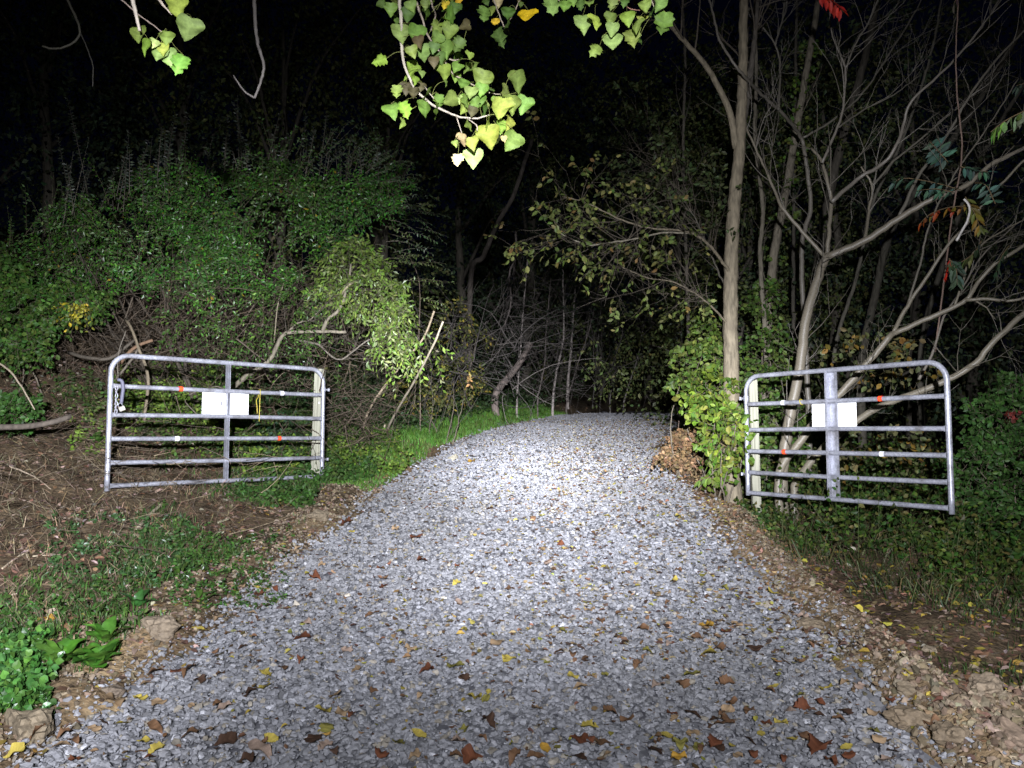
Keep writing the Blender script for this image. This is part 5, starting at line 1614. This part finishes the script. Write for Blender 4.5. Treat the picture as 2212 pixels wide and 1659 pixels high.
for it in c2([(rq.uniform(300, 780), rq.uniform(-40, 330), rq.uniform(60, 110), rq.normal(10, 25), str(rq.choice(['g', 'ol', 'dk', 'yg'])), True) for _ in range(14)] +
             [(x_ + rq.normal(0, 45), y_ + rq.normal(30, 35), rq.uniform(60, 100), rq.normal(10, 25), str(rq.choice(['g', 'ol', 'lt', 'yg'])), True)[:5 + int(rq.random() < .5)] for x_, y_ in ((640, 640), (760, 600), (860, 560), (950, 630), (1040, 640), (720, 420), (800, 480), (900, 690), (1000, 740), (560, 420))]):
    pb.leaf(it[0], it[1], it[2], it[3], it[4], dQ + .08 + pb.rng.normal(0, .06), len(it) > 5)

pb = Poplar('top poplar sprig with one single bright yellow leaf', P(1070, -30, 3.65), 302)
pb.stem(q2([(960, -120, .15), (985, -20, .15), (1010, 60, .15), (1045, 150, .15), (1055, 175, .15)]), 4, 2)
pb.stem(q2([(1150, -120, .15), (1160, -30, .15), (1130, 60, .15), (1090, 130, .15)]), 4, 2)
for it in c2([(928, 85, 120, 5, 'g'), (1015, 15, 75, 0, 'pk'), (1000, 140, 75, 5, 'yo'), (985, 65, 70, 30, 'ol'), (1080, 85, 105, 5, 'dk'), (1205, 100, 150, 2, 'Y'), (1025, 240, 140, 5, 'dk'), (1072, 160, 65, 0, 'dk', True), (1160, -20, 80, 20, 'br'), (940, 10, 60, -20, 'dk'), (1900 - 737, 30, 40, 0, 'dk')]):
    pb.leaf(it[0], it[1], it[2], it[3], it[4], 3.65 + pb.rng.normal(0, .05), len(it) > 5)

pb = Poplar('row of heart shaped poplar leaves right of the single yellow leaf', P(1330, -30, 3.5), 303)
pb.stem(q2([(1500, -120, .05), (1640, -30, .05), (1780, -10, .05), (1880, 60, .05), (1950, 65, .05)]), 4, 2, (.25, .13, .09))
pb.stem(q2([(1400, -100, .1), (1390, -20, .1), (1420, 10, .1)]), 4, 2)
pb.stem(q2([(2000, -100, .0), (2010, 0, .0), (2030, 60, .0)]), 4, 2)
for it in c2([(1365, 35, 145, -5, 'lt'), (1450, 35, 90, 10, 'g'), (1500, -5, 90, -10, 'g'), (1570, 150, 135, -5, 'lt'), (1652, 135, 120, 0, 'yl'), (1745, 120, 95, 5, 'ol'), (1757, 190, 100, 0, 'pale'), (1757, 270, 145, 0, 'pale'), (1890, 235, 145, -5, 'ol'),
              (1855, 115, 110, -5, 'yg'), (1915, 165, 110, 10, 'ol'), (1955, 105, 105, 10, 'yl'), (2088, 145, 160, 15, 'g'), (1650, 320, 110, 40, 'ol'), (1550, 30, 80, 0, 'dk'), (1755, 15, 95, 0, 'lt'), (2065, 25, 110, 5, 'lt'), (1605, 20, 70, 0, 'ol'),
              (2015, 80, 90, 0, 'dk', True), (1970, 35, 95, -5, 'ol'), (1835, 10, 80, 10, 'dk'), (1940, 260, 60, 20, 'dk', True)]):
    pb.leaf(it[0], it[1], it[2], it[3], it[4], 3.5 + pb.rng.normal(0, .06), len(it) > 5)

def c1(L_): return [(x / 3, y / 3, s_ / 3, a, k, *rest) for (x, y, s_, a, k, *rest) in L_]
def q1(pts, d): return [(x / 3, y / 3, d + dd) for (x, y, dd) in pts]
pb = Poplar('small poplar sprig at top left beside a broken white twig', P(330, -30, 3.5), 304)
pb.stem(q1([(740, -60, 0), (790, 0, 0), (900, 95, 0), (1000, 170, 0), (1060, 212, 0)], 3.5), 4, 2.5, (.27, .21, .17))
pb.stem(q1([(850, -90, -.05), (862, 0, -.05), (880, 90, -.05), (905, 200, -.05)], 3.5), 12, 6, (.5, .44, .36))
pb.stem(q1([(990, -60, 0), (1040, 10, 0), (1080, 60, 0), (1115, 95, 0)], 3.5), 8, 3, (.5, .42, .34))
for it in c1([(902, 225, 125, -5, 'ol'), (945, 300, 125, 25, 'yg'), (1030, 340, 125, 10, 'lt'), (1060, 315, 105, -5, 'yl'), (1095, 375, 130, -20, 'lt'), (1165, 410, 150, 25, 'g'), (1080, 240, 110, 0, 'ol'), (1225, 190, 185, 5, 'lt'), (1180, 140, 90, 60, 'g'), (1150, 45, 170, 0, 'yl'), (1000, 280, 70, 20, 'pale', True)]):
    pb.leaf(it[0], it[1], it[2], it[3], it[4], 3.5 + pb.rng.normal(0, .04), len(it) > 5)

def bare(name, label, stems, d, seed):
    pb = Poplar(label, P(stems[0][0][0][0] / 3, stems[0][0][0][1] / 3, d), seed)
    pb.root.name = name
    for pts, w0, w1, col in stems: pb.stem([(x / 3, y / 3, d) for x, y in pts], w0, w1, col)
bare('bare_twig', 'grey bare twig hanging straight down at the top, hooked at its tip', [([(1640, -60), (1648, 0), (1655, 150), (1672, 290), (1705, 400), (1705, 470), (1680, 560), (1648, 635)], 9, 5, (.10, .09, .08)), ([(1650, 635), (1600, 605), (1550, 545), (1512, 488)], 4, 3, (.10, .09, .08))], 4.2, 305)
bare('bare_twig', 'thin dark twig curling left at the top left', [([(435, -60), (440, 0), (480, 90), (510, 160), (515, 220), (490, 265), (420, 305), (340, 315), (275, 300)], 6, 4, (.045, .042, .03)), ([(510, 190), (550, 280), (590, 380), (605, 460), (600, 560)], 3, 2, (.03, .028, .022))], 4.6, 306)

# ------------------------------------------------------------------ sumac fronds on the right
def frond(name, label, pts, pairs, ll, cols, seed, w=.16, hang=(0, 0, -1), root=None, group=None):
    r = np.random.default_rng(seed)
    Pw = np.array([P(*p) for p in pts]); c = Pw[0]
    if root is None: root = empty(name, c, label, 'frond', group)
    p_, r_ = smooth_path(Pw, [.006] + [.005] * (len(Pw) - 2) + [.002], .03)
    g = G(); tube(g, p_, r_, 5, (.14, .10, .05)); g.build('stalk', M_TWIG, root, smooth=True, org=c)
    n = len(p_)
    for k in range(pairs):
        t = .12 + .86 * k / (pairs - 1); i = int(t * (n - 1)); T = norm(p_[min(i + 1, n - 1)] - p_[max(i - 1, 0)])
        S = norm(np.cross(T, [0, 0.35, 1.0]))
        for sg in (-1, 1):
            D = norm(S * sg * r.uniform(.5, .9) + T * .45 + np.array(hang) * r.uniform(.4, .9) + r.normal(0, .12, 3))
            L = ll * (1 - .45 * abs(t - .45)) * r.uniform(.85, 1.1)
            N = norm(np.cross(D, T) + r.normal(0, .25, 3))
            g = G(); kites(g, np.zeros((1, 3)), D[None], N[None], L, L * w, jitter_cols(1, cols, r, .2, .12), fold=.3, hexa=True)
            o = g.build('leaflet', M_LEAF, root); o.location = [float(x) for x in p_[i] - c]


FR = 'fronds of feather shaped leaves on the right'
frond('sumac_frond', 'pale green frond hanging in at the upper right edge', [(2250, 225, 6.0), (2212, 240, 6.0), (2170, 262, 6.0), (2140, 285, 6.0)], 8, .17, [(.22, .30, .14), (.13, .25, .05), (.2, .28, .1)], 401, hang=(.0, 0, -1.6))
frond('sumac_frond', 'bluish green frond standing upright among the slanting stems', [(2048, 350, 8.2), (2030, 330, 8.2), (2008, 305, 8.2)], 8, .19, TEAL, 402, hang=(.4, 0, -.6))
for q, (pts, cols, label, ll, hg) in enumerate([
    ([(2075, 410, 8.0), (2020, 395, 8.0), (1960, 385, 8.0), (1930, 392, 8.0)], TEAL, 'bluish green frond pointing left below the upright one', .17, (0, 0, -.8)),
    ([(2060, 415, 8.0), (2020, 408, 8.0), (1980, 412, 8.0)], TEAL, 'short bluish green frond over the right arm of the Y', .13, (0, 0, -1)),
    ([(2075, 360, 8.0), (2110, 368, 8.0), (2140, 372, 8.0)], TEAL, 'bluish green frond pointing right below the upright one', .13, (0, 0, -1)),
    ([(2090, 445, 7.8), (2050, 448, 7.8), (2010, 462, 7.8), (1985, 485, 7.8)], [(.30, .11, .03), (.34, .07, .02), (.25, .17, .03)], 'orange red frond under the right arm of the Y', .14, (-.1, 0, -1.3)),
    ([(2085, 425, 7.8), (2105, 460, 7.8), (2120, 500, 7.8)], [(.17, .17, .04), (.12, .15, .04), (.25, .15, .03)], 'yellowing frond hanging beside the broken white branch', .14, (0, 0, -1.2)),
    ([(2150, 440, 7.6), (2130, 400, 7.6), (2105, 395, 7.6)], TEAL, 'dark bluish frond above the yellowing one', .13, (0, 0, -1)),
    ([(2050, 558, 7.7), (2065, 580, 7.7), (2068, 615, 7.7)], [(.06, .10, .06), (.08, .12, .07)], 'grey green frond drooping below the broken white branch', .17, (.1, 0, -1)),
    ([(2120, 520, 7.7), (2105, 545, 7.7), (2078, 565, 7.7), (2050, 575, 7.7)], [(.07, .11, .06), (.15, .17, .06)], 'green frond crossing the two right stems', .15, (0, 0, -1)),
    ([(2180, 530, 7.7), (2160, 560, 7.7), (2150, 600, 7.7)], [(.06, .09, .05)], 'dim frond near the right edge', .14, (0, 0, -1)),
    ([(2250, 150, 7.7), (2225, 175, 7.7), (2195, 185, 7.7)], TEAL, 'dim bluish frond at the right edge above the pale one', .15, (0, 0, -1)),
    ([(1560, 1040, 8.7), (1530, 1032, 8.7), (1500, 1042, 8.7)], [(.16, .26, .05), (.2, .28, .08)], 'bright green frond low at the foot of the grey tree', .12, (0, 0, -1.2)),
    ([(1570, 965, 8.7), (1545, 955, 8.7), (1510, 962, 8.7)], [(.12, .24, .04), (.16, .28, .06)], 'bright green frond in the yellow green bush', .10, (0, 0, -1.2)),
    ([(1560, 965, 8.6), (1545, 990, 8.6), (1530, 1020, 8.6)], [(.10, .22, .03)], 'narrow green frond hanging from the yellow green bush', .09, (0, 0, -1)),
]): frond('sumac_frond', label, pts, 7, ll, cols, 410 + q, hang=hg)
frond('sumac_frond', 'glowing red frond at the very top among the bare branches', [(1765, -20, 7.6), (1785, -6, 7.6), (1805, 8, 7.6), (1822, 26, 7.6)], 8, .16, [(.55, .035, .02), (.45, .03, .025)], 431, hang=(.1, 0, -1.2))
frond('sumac_frond', 'small red leaf tuft on the right stems', [(2052, 560, 7.4), (2048, 575, 7.4), (2040, 600, 7.4)], 4, .10, [(.5, .04, .02)], 432, hang=(0, 0, -1.3))
frond('sumac_frond', 'small pinkish grey leaf tuft at the top right', [(2070, -10, 7.5), (2062, 5, 7.5), (2058, 15, 7.5)], 3, .12, [(.14, .10, .09)], 433, hang=(0, 0, -1.3))
stick('broken_branch', [(2066, 520, 7.6), (2075, 505, 7.6), (2088, 480, 7.6), (2095, 455, 7.6), (2091, 440, 7.6), (2082, 430, 7.6)], 6, 5, 'broken bone white branch end among the right stems', (.6, .57, .52), seed=18)
stick('climbing_vine', [(2020, 760, 8.1), (2055, 480, 8.1), (2078, 330, 8.1), (2068, 210, 8.1), (2065, 120, 8.1), (2070, 0, 8.1)], 4, 3, 'thin brown vine rising through the feather shaped leaves', (.19, .13, .10), seed=19)

# ------------------------------------------------------------------ broad leaved plants, lower left
def plant(name, label, uv, n, L, W, cols, seed, el=(.15, .9), spread=.03):
    p = hit(*uv); r = np.random.default_rng(seed)
    root = empty(name, p, label, 'plant')
    for k in range(n):
        a = k * 2.4 + r.normal(0, .3); e_ = r.uniform(*el)
        D0 = np.array([math.cos(a) * math.cos(e_), math.sin(a) * math.cos(e_), math.sin(e_)])
        Ln = L * r.uniform(.6, 1.15)
        V, F, rib = leaf_shape('oval', r, serr=.006, fold=r.uniform(.1, .4), curl=r.uniform(.15, .5), wave=.06)
        V = V * np.array([W / .3 * Ln, Ln, Ln])
        S_ = norm(np.cross(D0, [0, 0, 1])); N_ = np.cross(S_, D0)
        V = V[:, :1] * S_ + V[:, 1:2] * D0 + V[:, 2:] * N_
        col = jitter_cols(1, cols, r, .18, .08)[0]
        g = G(); g.add(V, F, np.repeat(col[None], len(V), 0) * (1 + .35 * rib[:, None]))
        o = g.build('leaf', M_GLOSSLEAF, root, smooth=True)
        o.location = [float(x) for x in (D0 * np.array([1, 1, .3]) * spread + np.array([0, 0, .01 + .025 * r.random()]))]
DK = [(.06, .16, .022), (.08, .20, .028), (.10, .22, .035)]
plant('dock_plant', 'broad leaved dock spilling onto the near left road edge', (205, 1450), 20, .135, .34, DK, 501, (.35, 1.15))
plant('dock_plant', 'broad leaved dock behind the one on the road edge, closer to the clay clod', (225, 1395), 13, .125, .32, DK, 502, (.35, 1.1))
plant('dock_plant', 'broad leaved dock nearest the ivy at the left edge', (130, 1440), 14, .13, .34, DK, 503, (.35, 1.1))
plant('rosette_plant', 'rosette of shiny rounded leaves above the pale clay clod', (295, 1318), 7, .12, .3, [(.04, .12, .03), (.05, .15, .04)], 504, (.4, 1.1))
plant('seedling', 'single young plant with light leaves on the bank by the gravel', (390, 1245), 6, .09, .22, [(.07, .15, .03)], 505, (.4, 1.2))
plant('seedling', 'pale grassy seedling under the padlocked gate', (365 + 560 - 350, 1100), 8, .11, .10, [(.08, .16, .04)], 506, (.5, 1.2))
plant('seedling', 'green seedling left of the padlocked gate post end', (205, 960), 6, .13, .3, [(.07, .16, .03), (.05, .12, .02)], 507, (.3, 1.0))
plant('broadleaf_weed', 'low weed with spreading leaves by the clay lip', (430, 1305), 7, .10, .22, [(.06, .13, .025)], 508)
gl, gt = G(), G()
rng = np.random.default_rng(510)
xy = scatter_uv(230, (-20, 95, 1395, 1545), rng)
cover(gl, gt, xy[:, 0], xy[:, 1], .13, 6, .043, .019, [(.045, .13, .03), (.06, .15, .035), (.07, .16, .03)], rng)
xy = scatter_uv(70, (0, 70, 1310, 1400), rng); cover(gl, gt, xy[:, 0], xy[:, 1], .07, 5, .025, .009, WE, rng)
xy = scatter_uv(260, (370, 620, 1150, 1320), rng); cover(gl, gt, xy[:, 0], xy[:, 1], .09, 6, .03, .008, WE, rng)
xy = scatter_uv(220, (100, 420, 1120, 1280), rng); cover(gl, gt, xy[:, 0], xy[:, 1], .12, 6, .04, .012, [(.035, .08, .025), (.045, .1, .03)], rng)
o = gl.build('ivy', M_GLOSSLEAF); tag(o, 'dark ivy and small weeds covering the near left bank', kind='stuff')

# ------------------------------------------------------------------ fallen leaves one can pick out
def fallen_mesh(kind, cname, col, seed):
    r = np.random.default_rng(seed)
    V, F, rib = leaf_shape(kind, r, serr=.02, fold=r.uniform(.1, .6), curl=r.uniform(-.2, .7), wave=r.uniform(.04, .14))
    V = V - np.array([0, .45, 0]); V[:, 2] -= V[:, 2].min()
    col = np.array(col); c = np.repeat(col[None], len(V), 0) * np.exp(r.normal(0, .13, (len(V), 1)))
    c = c * (1 + .3 * rib[:, None])
    g = G(); g.add(V, F, c)
    g2 = [V[0] + np.array([0, -t * .35, t * .08]) for t in (0, .5, 1)]
    tube(g, g2, [.012, .010, .009], 4, col * .8, cap=False)
    o = g.build('fallen_leaf', M_DRY, smooth=True); me = o.data
    bpy.data.objects.remove(o); return me


FC = {'yellow': (.50, .40, .085), 'golden': (.52, .30, .05), 'olive': (.22, .20, .05), 'tan': (.36, .25, .15), 'brown': (.18, .10, .055), 'rust': (.15, .055, .028), 'dark brown': (.075, .042, .028), 'pinkish': (.34, .25, .20)}
FK = {'poplar': 'broad', 'oval': 'oval', 'lobed': 'lobed', 'torn': 'curled'}
FM = {}
for i_, cn in enumerate(FC):
    for j_, kd in enumerate(FK):
        for v_ in range(2):
            FM[cn, kd, v_] = fallen_mesh(kd, cn, FC[cn], 600 + i_ * 20 + j_ * 3 + v_)
rng = np.random.default_rng(610)
placed = []
def drop(u, v, sizepx, cn, kd, label=None, group=None, rz=None):
    p = hit(u, v)
    if p is None: return
    o = bpy.data.objects.new('fallen_leaf', FM[cn, kd, int(rng.integers(2))]); COL.objects.link(o)
    s_ = sizepx * p[1] / FPX * .95
    o.scale = (s_, s_, s_ * rng.uniform(.7, 1.2))
    ul_, ur_ = edge_dist(p[0], p[1])
    lift = .026 if max(ul_, ur_) < 0.03 else .012
    o.location = (float(p[0]), float(p[1]), float(p[2]) + lift)
    o.rotation_euler = (rng.normal(0, .22), rng.normal(0, .22), rng.uniform(0, 6.28) if rz is None else rz)
    tag(o, label, 'leaf', group); placed.append((u, v))
SPEC = [(300, 1523, 36, 'yellow', 'torn', 'clean yellow leaf on the gravel nearest the dock plant'), (573, 1468, 32, 'yellow', 'torn', 'yellow leaf beside a brown oval one, left half of the near gravel'),
        (700, 1552, 40, 'yellow', 'poplar', 'bright yellow leaf on the near gravel, half under a tan one'), (735, 1556, 36, 'tan', 'torn', 'tan leaf touching the bright yellow one on the near gravel'),
        (704, 1590, 36, 'olive', 'torn', 'curled olive and yellow leaf just below the bright yellow one'), (1003, 1553, 50, 'olive', 'oval', 'large olive yellow leaf in the middle of the near gravel'),
        (980, 1456, 42, 'olive', 'poplar', 'dark olive leaf above the large olive yellow one'), (1096, 1438, 34, 'yellow', 'poplar', 'half folded yellow leaf on mid gravel'),
        (1080, 1404, 34, 'tan', 'poplar', 'spotted tan yellow leaf above the half folded yellow one'), (1525, 1364, 34, 'golden', 'torn', 'golden leaf by the right side of the gravel, upper one of two'),
        (1531, 1428, 38, 'yellow', 'lobed', 'yellow lobed leaf by the right side of the gravel'), (1788, 1500, 38, 'yellow', 'torn', 'yellow leaf near the right berm stick'),
        (1468, 1652, 36, 'golden', 'poplar', 'golden leaf at the near rim of the gravel, right of middle'), (1178, 1634, 40, 'golden', 'oval', 'golden standing leaf at the near rim, middle'),
        (488, 1618, 50, 'dark brown', 'lobed', 'dark rust lobed leaf at the near left gravel'), (1020, 1650, 48, 'rust', 'poplar', 'rust red leaf at the near rim, middle'),
        (1253, 1616, 50, 'rust', 'lobed', 'rust brown leaf right of the golden standing one'), (330, 1590, 48, 'brown', 'oval', 'smooth brown oval leaf on the near left gravel'),
        (235, 1540, 60, 'tan', 'oval', 'long tan leaf at the gravel edge below the dock plant'), (652, 1392, 38, 'rust', 'torn', 'dark rust curled leaf on the left half of the gravel'),
        (897, 1168, 34, 'rust', 'lobed', 'rust leaf alone on the pale gravel ahead'), (555, 1648, 74, 'pinkish', 'oval', 'long pinkish curled leaf at the near rim, left of middle'),
        (1632, 1413, 40, 'dark brown', 'poplar', 'round maroon brown leaf on the right gravel'), (412, 1468, 40, 'brown', 'oval', 'tan brown oval leaf above the yellow one on the left'),
        (610, 1458, 40, 'brown', 'oval', 'brown oval leaf right of a yellow one'), (1390, 1385 - 10, 34, 'brown', 'oval', 'brown leaf in the middle of the gravel, right half'),
        (680, 1612, 44, 'dark brown', 'lobed', 'dark brown torn leaf left of the rust red one'), (985, 1270, 22, 'yellow', 'torn', 'small yellow leaf high on the middle gravel'),
        (104, 1350, 36, 'golden', 'oval', 'orange oval leaf on the bare soil of the left bank'), (512, 1278, 30, 'tan', 'poplar', 'tan round leaf on the clay at the left road edge'),
        (747, 1140, 26, 'rust', 'lobed', 'rust lobed leaf where the clay lip meets the gravel'), (1020, 1003, 20, 'golden', 'lobed', 'orange leaf on the far gravel by the grass verge'),
        (30, 1652, 46, 'yellow', 'poplar', 'yellow leaf in the near left corner'), (2205, 1400, 10, 'yellow', 'oval', 'small yellow leaf on the crest of the dirt heap'),
        (1960, 1460, 34, 'yellow', 'oval', 'yellow leaf at the end of the long thin stick'), (2065, 1310, 30, 'yellow', 'torn', 'yellow leaf on the dark grass at the right'),
        (1925, 1338, 28, 'yellow', 'oval', 'yellow leaf left of the others on the dark right grass'), (2010, 1555, 34, 'tan', 'oval', 'pale tan leaf on the dirt heap'),
        (1040, 1140, 18, 'yellow', 'oval', 'tiny yellow leaf on the pale middle gravel'), (1620, 1555, 40, 'brown', 'oval', 'brown leaf on the right gravel near the clods'),
        (1740, 1610, 46, 'brown', 'oval', 'rusty oval leaf on the gravel by the dirt heap'), (1770, 1640, 56, 'rust', 'lobed', 'rust lobed leaf with a white stone on it, near right gravel'),
        (1550, 1590, 44, 'brown', 'lobed', 'tan brown leaf left of the rusty oval one'), (1495, 1470, 40, 'olive', 'oval', 'olive grey leaf right of the gravel centre')]
for u, v, s_, cn, kd, lb in SPEC: drop(u, v, s_, cn, kd, lb)
refs = []
for u, v, s_, cn, kd, lb in SPEC:
    p = hit(u, v)
    if p is not None: refs.append((p, lb))
REF = {0: 'clean yellow leaf', 5: 'large olive yellow leaf', 2: 'bright yellow leaf', 6: 'dark olive leaf', 7: 'half folded yellow leaf', 8: 'spotted tan leaf', 9: 'golden curled leaf', 10: 'yellow lobed leaf', 11: 'yellow leaf by the berm',
       12: 'golden leaf at the rim', 13: 'golden standing leaf', 14: 'dark rust lobed leaf', 15: 'rust red leaf', 16: 'rust brown leaf', 17: 'smooth brown oval leaf', 18: 'long tan leaf', 19: 'dark rust curled leaf', 20: 'lone rust leaf',
       21: 'long pinkish leaf', 22: 'round maroon leaf', 27: 'small yellow leaf ahead', 39: 'brown leaf by the clods', 40: 'rusty oval leaf', 43: 'olive grey leaf'}
REFP = [(hit(SPEC[i_][0], SPEC[i_][1]), nm) for i_, nm in REF.items()]
REFP += [(np.array([*P(686, 1040, 9.3)[:2], 0]), 'left gate post'), (np.array([*P(1629, 1120, 8.6)[:2], 0]), 'right gate post'), (hit(690, 1120), 'pale clay lip'), (hit(1660, 1310), 'rounded tan stone'), (hit(1465, 1010), 'dried brown bush')]
auto = []
tries = 0
while len(auto) < 238 and tries < 5000:
    tries += 1
    v = 1659 - (rng.random() ** 1.25) * 560
    u = rng.uniform(30, 2050)
    p = hit(u, v)
    if p is None: continue
    a_, b_ = edge_dist(p[0], p[1])
    if max(a_, b_) > .08: continue
    rel = (p[0] - road_x(p[1])) / HALF
    if rng.random() > .45 + .55 * max(0, rel) + .25 * max(0, -rel - .5): continue
    if any(abs(u - q[0]) < 22 and abs(v - q[1]) < 12 for q in placed): continue
    cn = str(rng.choice(['tan', 'brown', 'rust', 'dark brown', 'pinkish', 'olive', 'yellow'], p=[.20, .29, .13, .14, .08, .06, .10]))
    kd = str(rng.choice(['poplar', 'oval', 'lobed', 'torn'], p=[.22, .45, .05, .28]))
    q = min(REFP, key=lambda r_: np.linalg.norm(r_[0][:2] - p[:2]))
    dx, dy = p[0] - q[0][0], p[1] - q[0][1]
    where = ('left of' if dx < 0 else 'right of') if abs(dx) > abs(dy) else ('beyond' if dy > 0 else 'in front of')
    placed.append((u, v))
    auto.append([u, v, rng.uniform(.045, .085) * FPX / p[1], cn, kd, where, q[1], math.hypot(dx, dy)])
byk = {}
for a in auto: byk.setdefault((a[3], a[4], a[5], a[6]), []).append(a)
for (cn, kd, where, ref), L_ in byk.items():
    L_.sort(key=lambda a: a[7])
    for i_, a in enumerate(L_):
        w_ = '' if len(L_) == 1 else ('nearest ' if i_ == 0 else ('farthest ' if i_ == len(L_) - 1 else 'middle '))
        lb = f'{cn} {FK[kd]} leaf on the gravel, {w_}{where} the {ref}'.replace('nearest beyond', 'close beyond').replace('farthest beyond', 'far beyond')
        lb = lb.replace('nearest ', 'close ').replace('farthest ', 'farther ').replace('middle left', 'midway left').replace('middle right', 'midway right').replace('middle beyond', 'midway beyond').replace('middle in', 'midway in')
        drop(a[0], a[1], a[2], cn, kd, lb, 'small fallen leaves on the gravel')
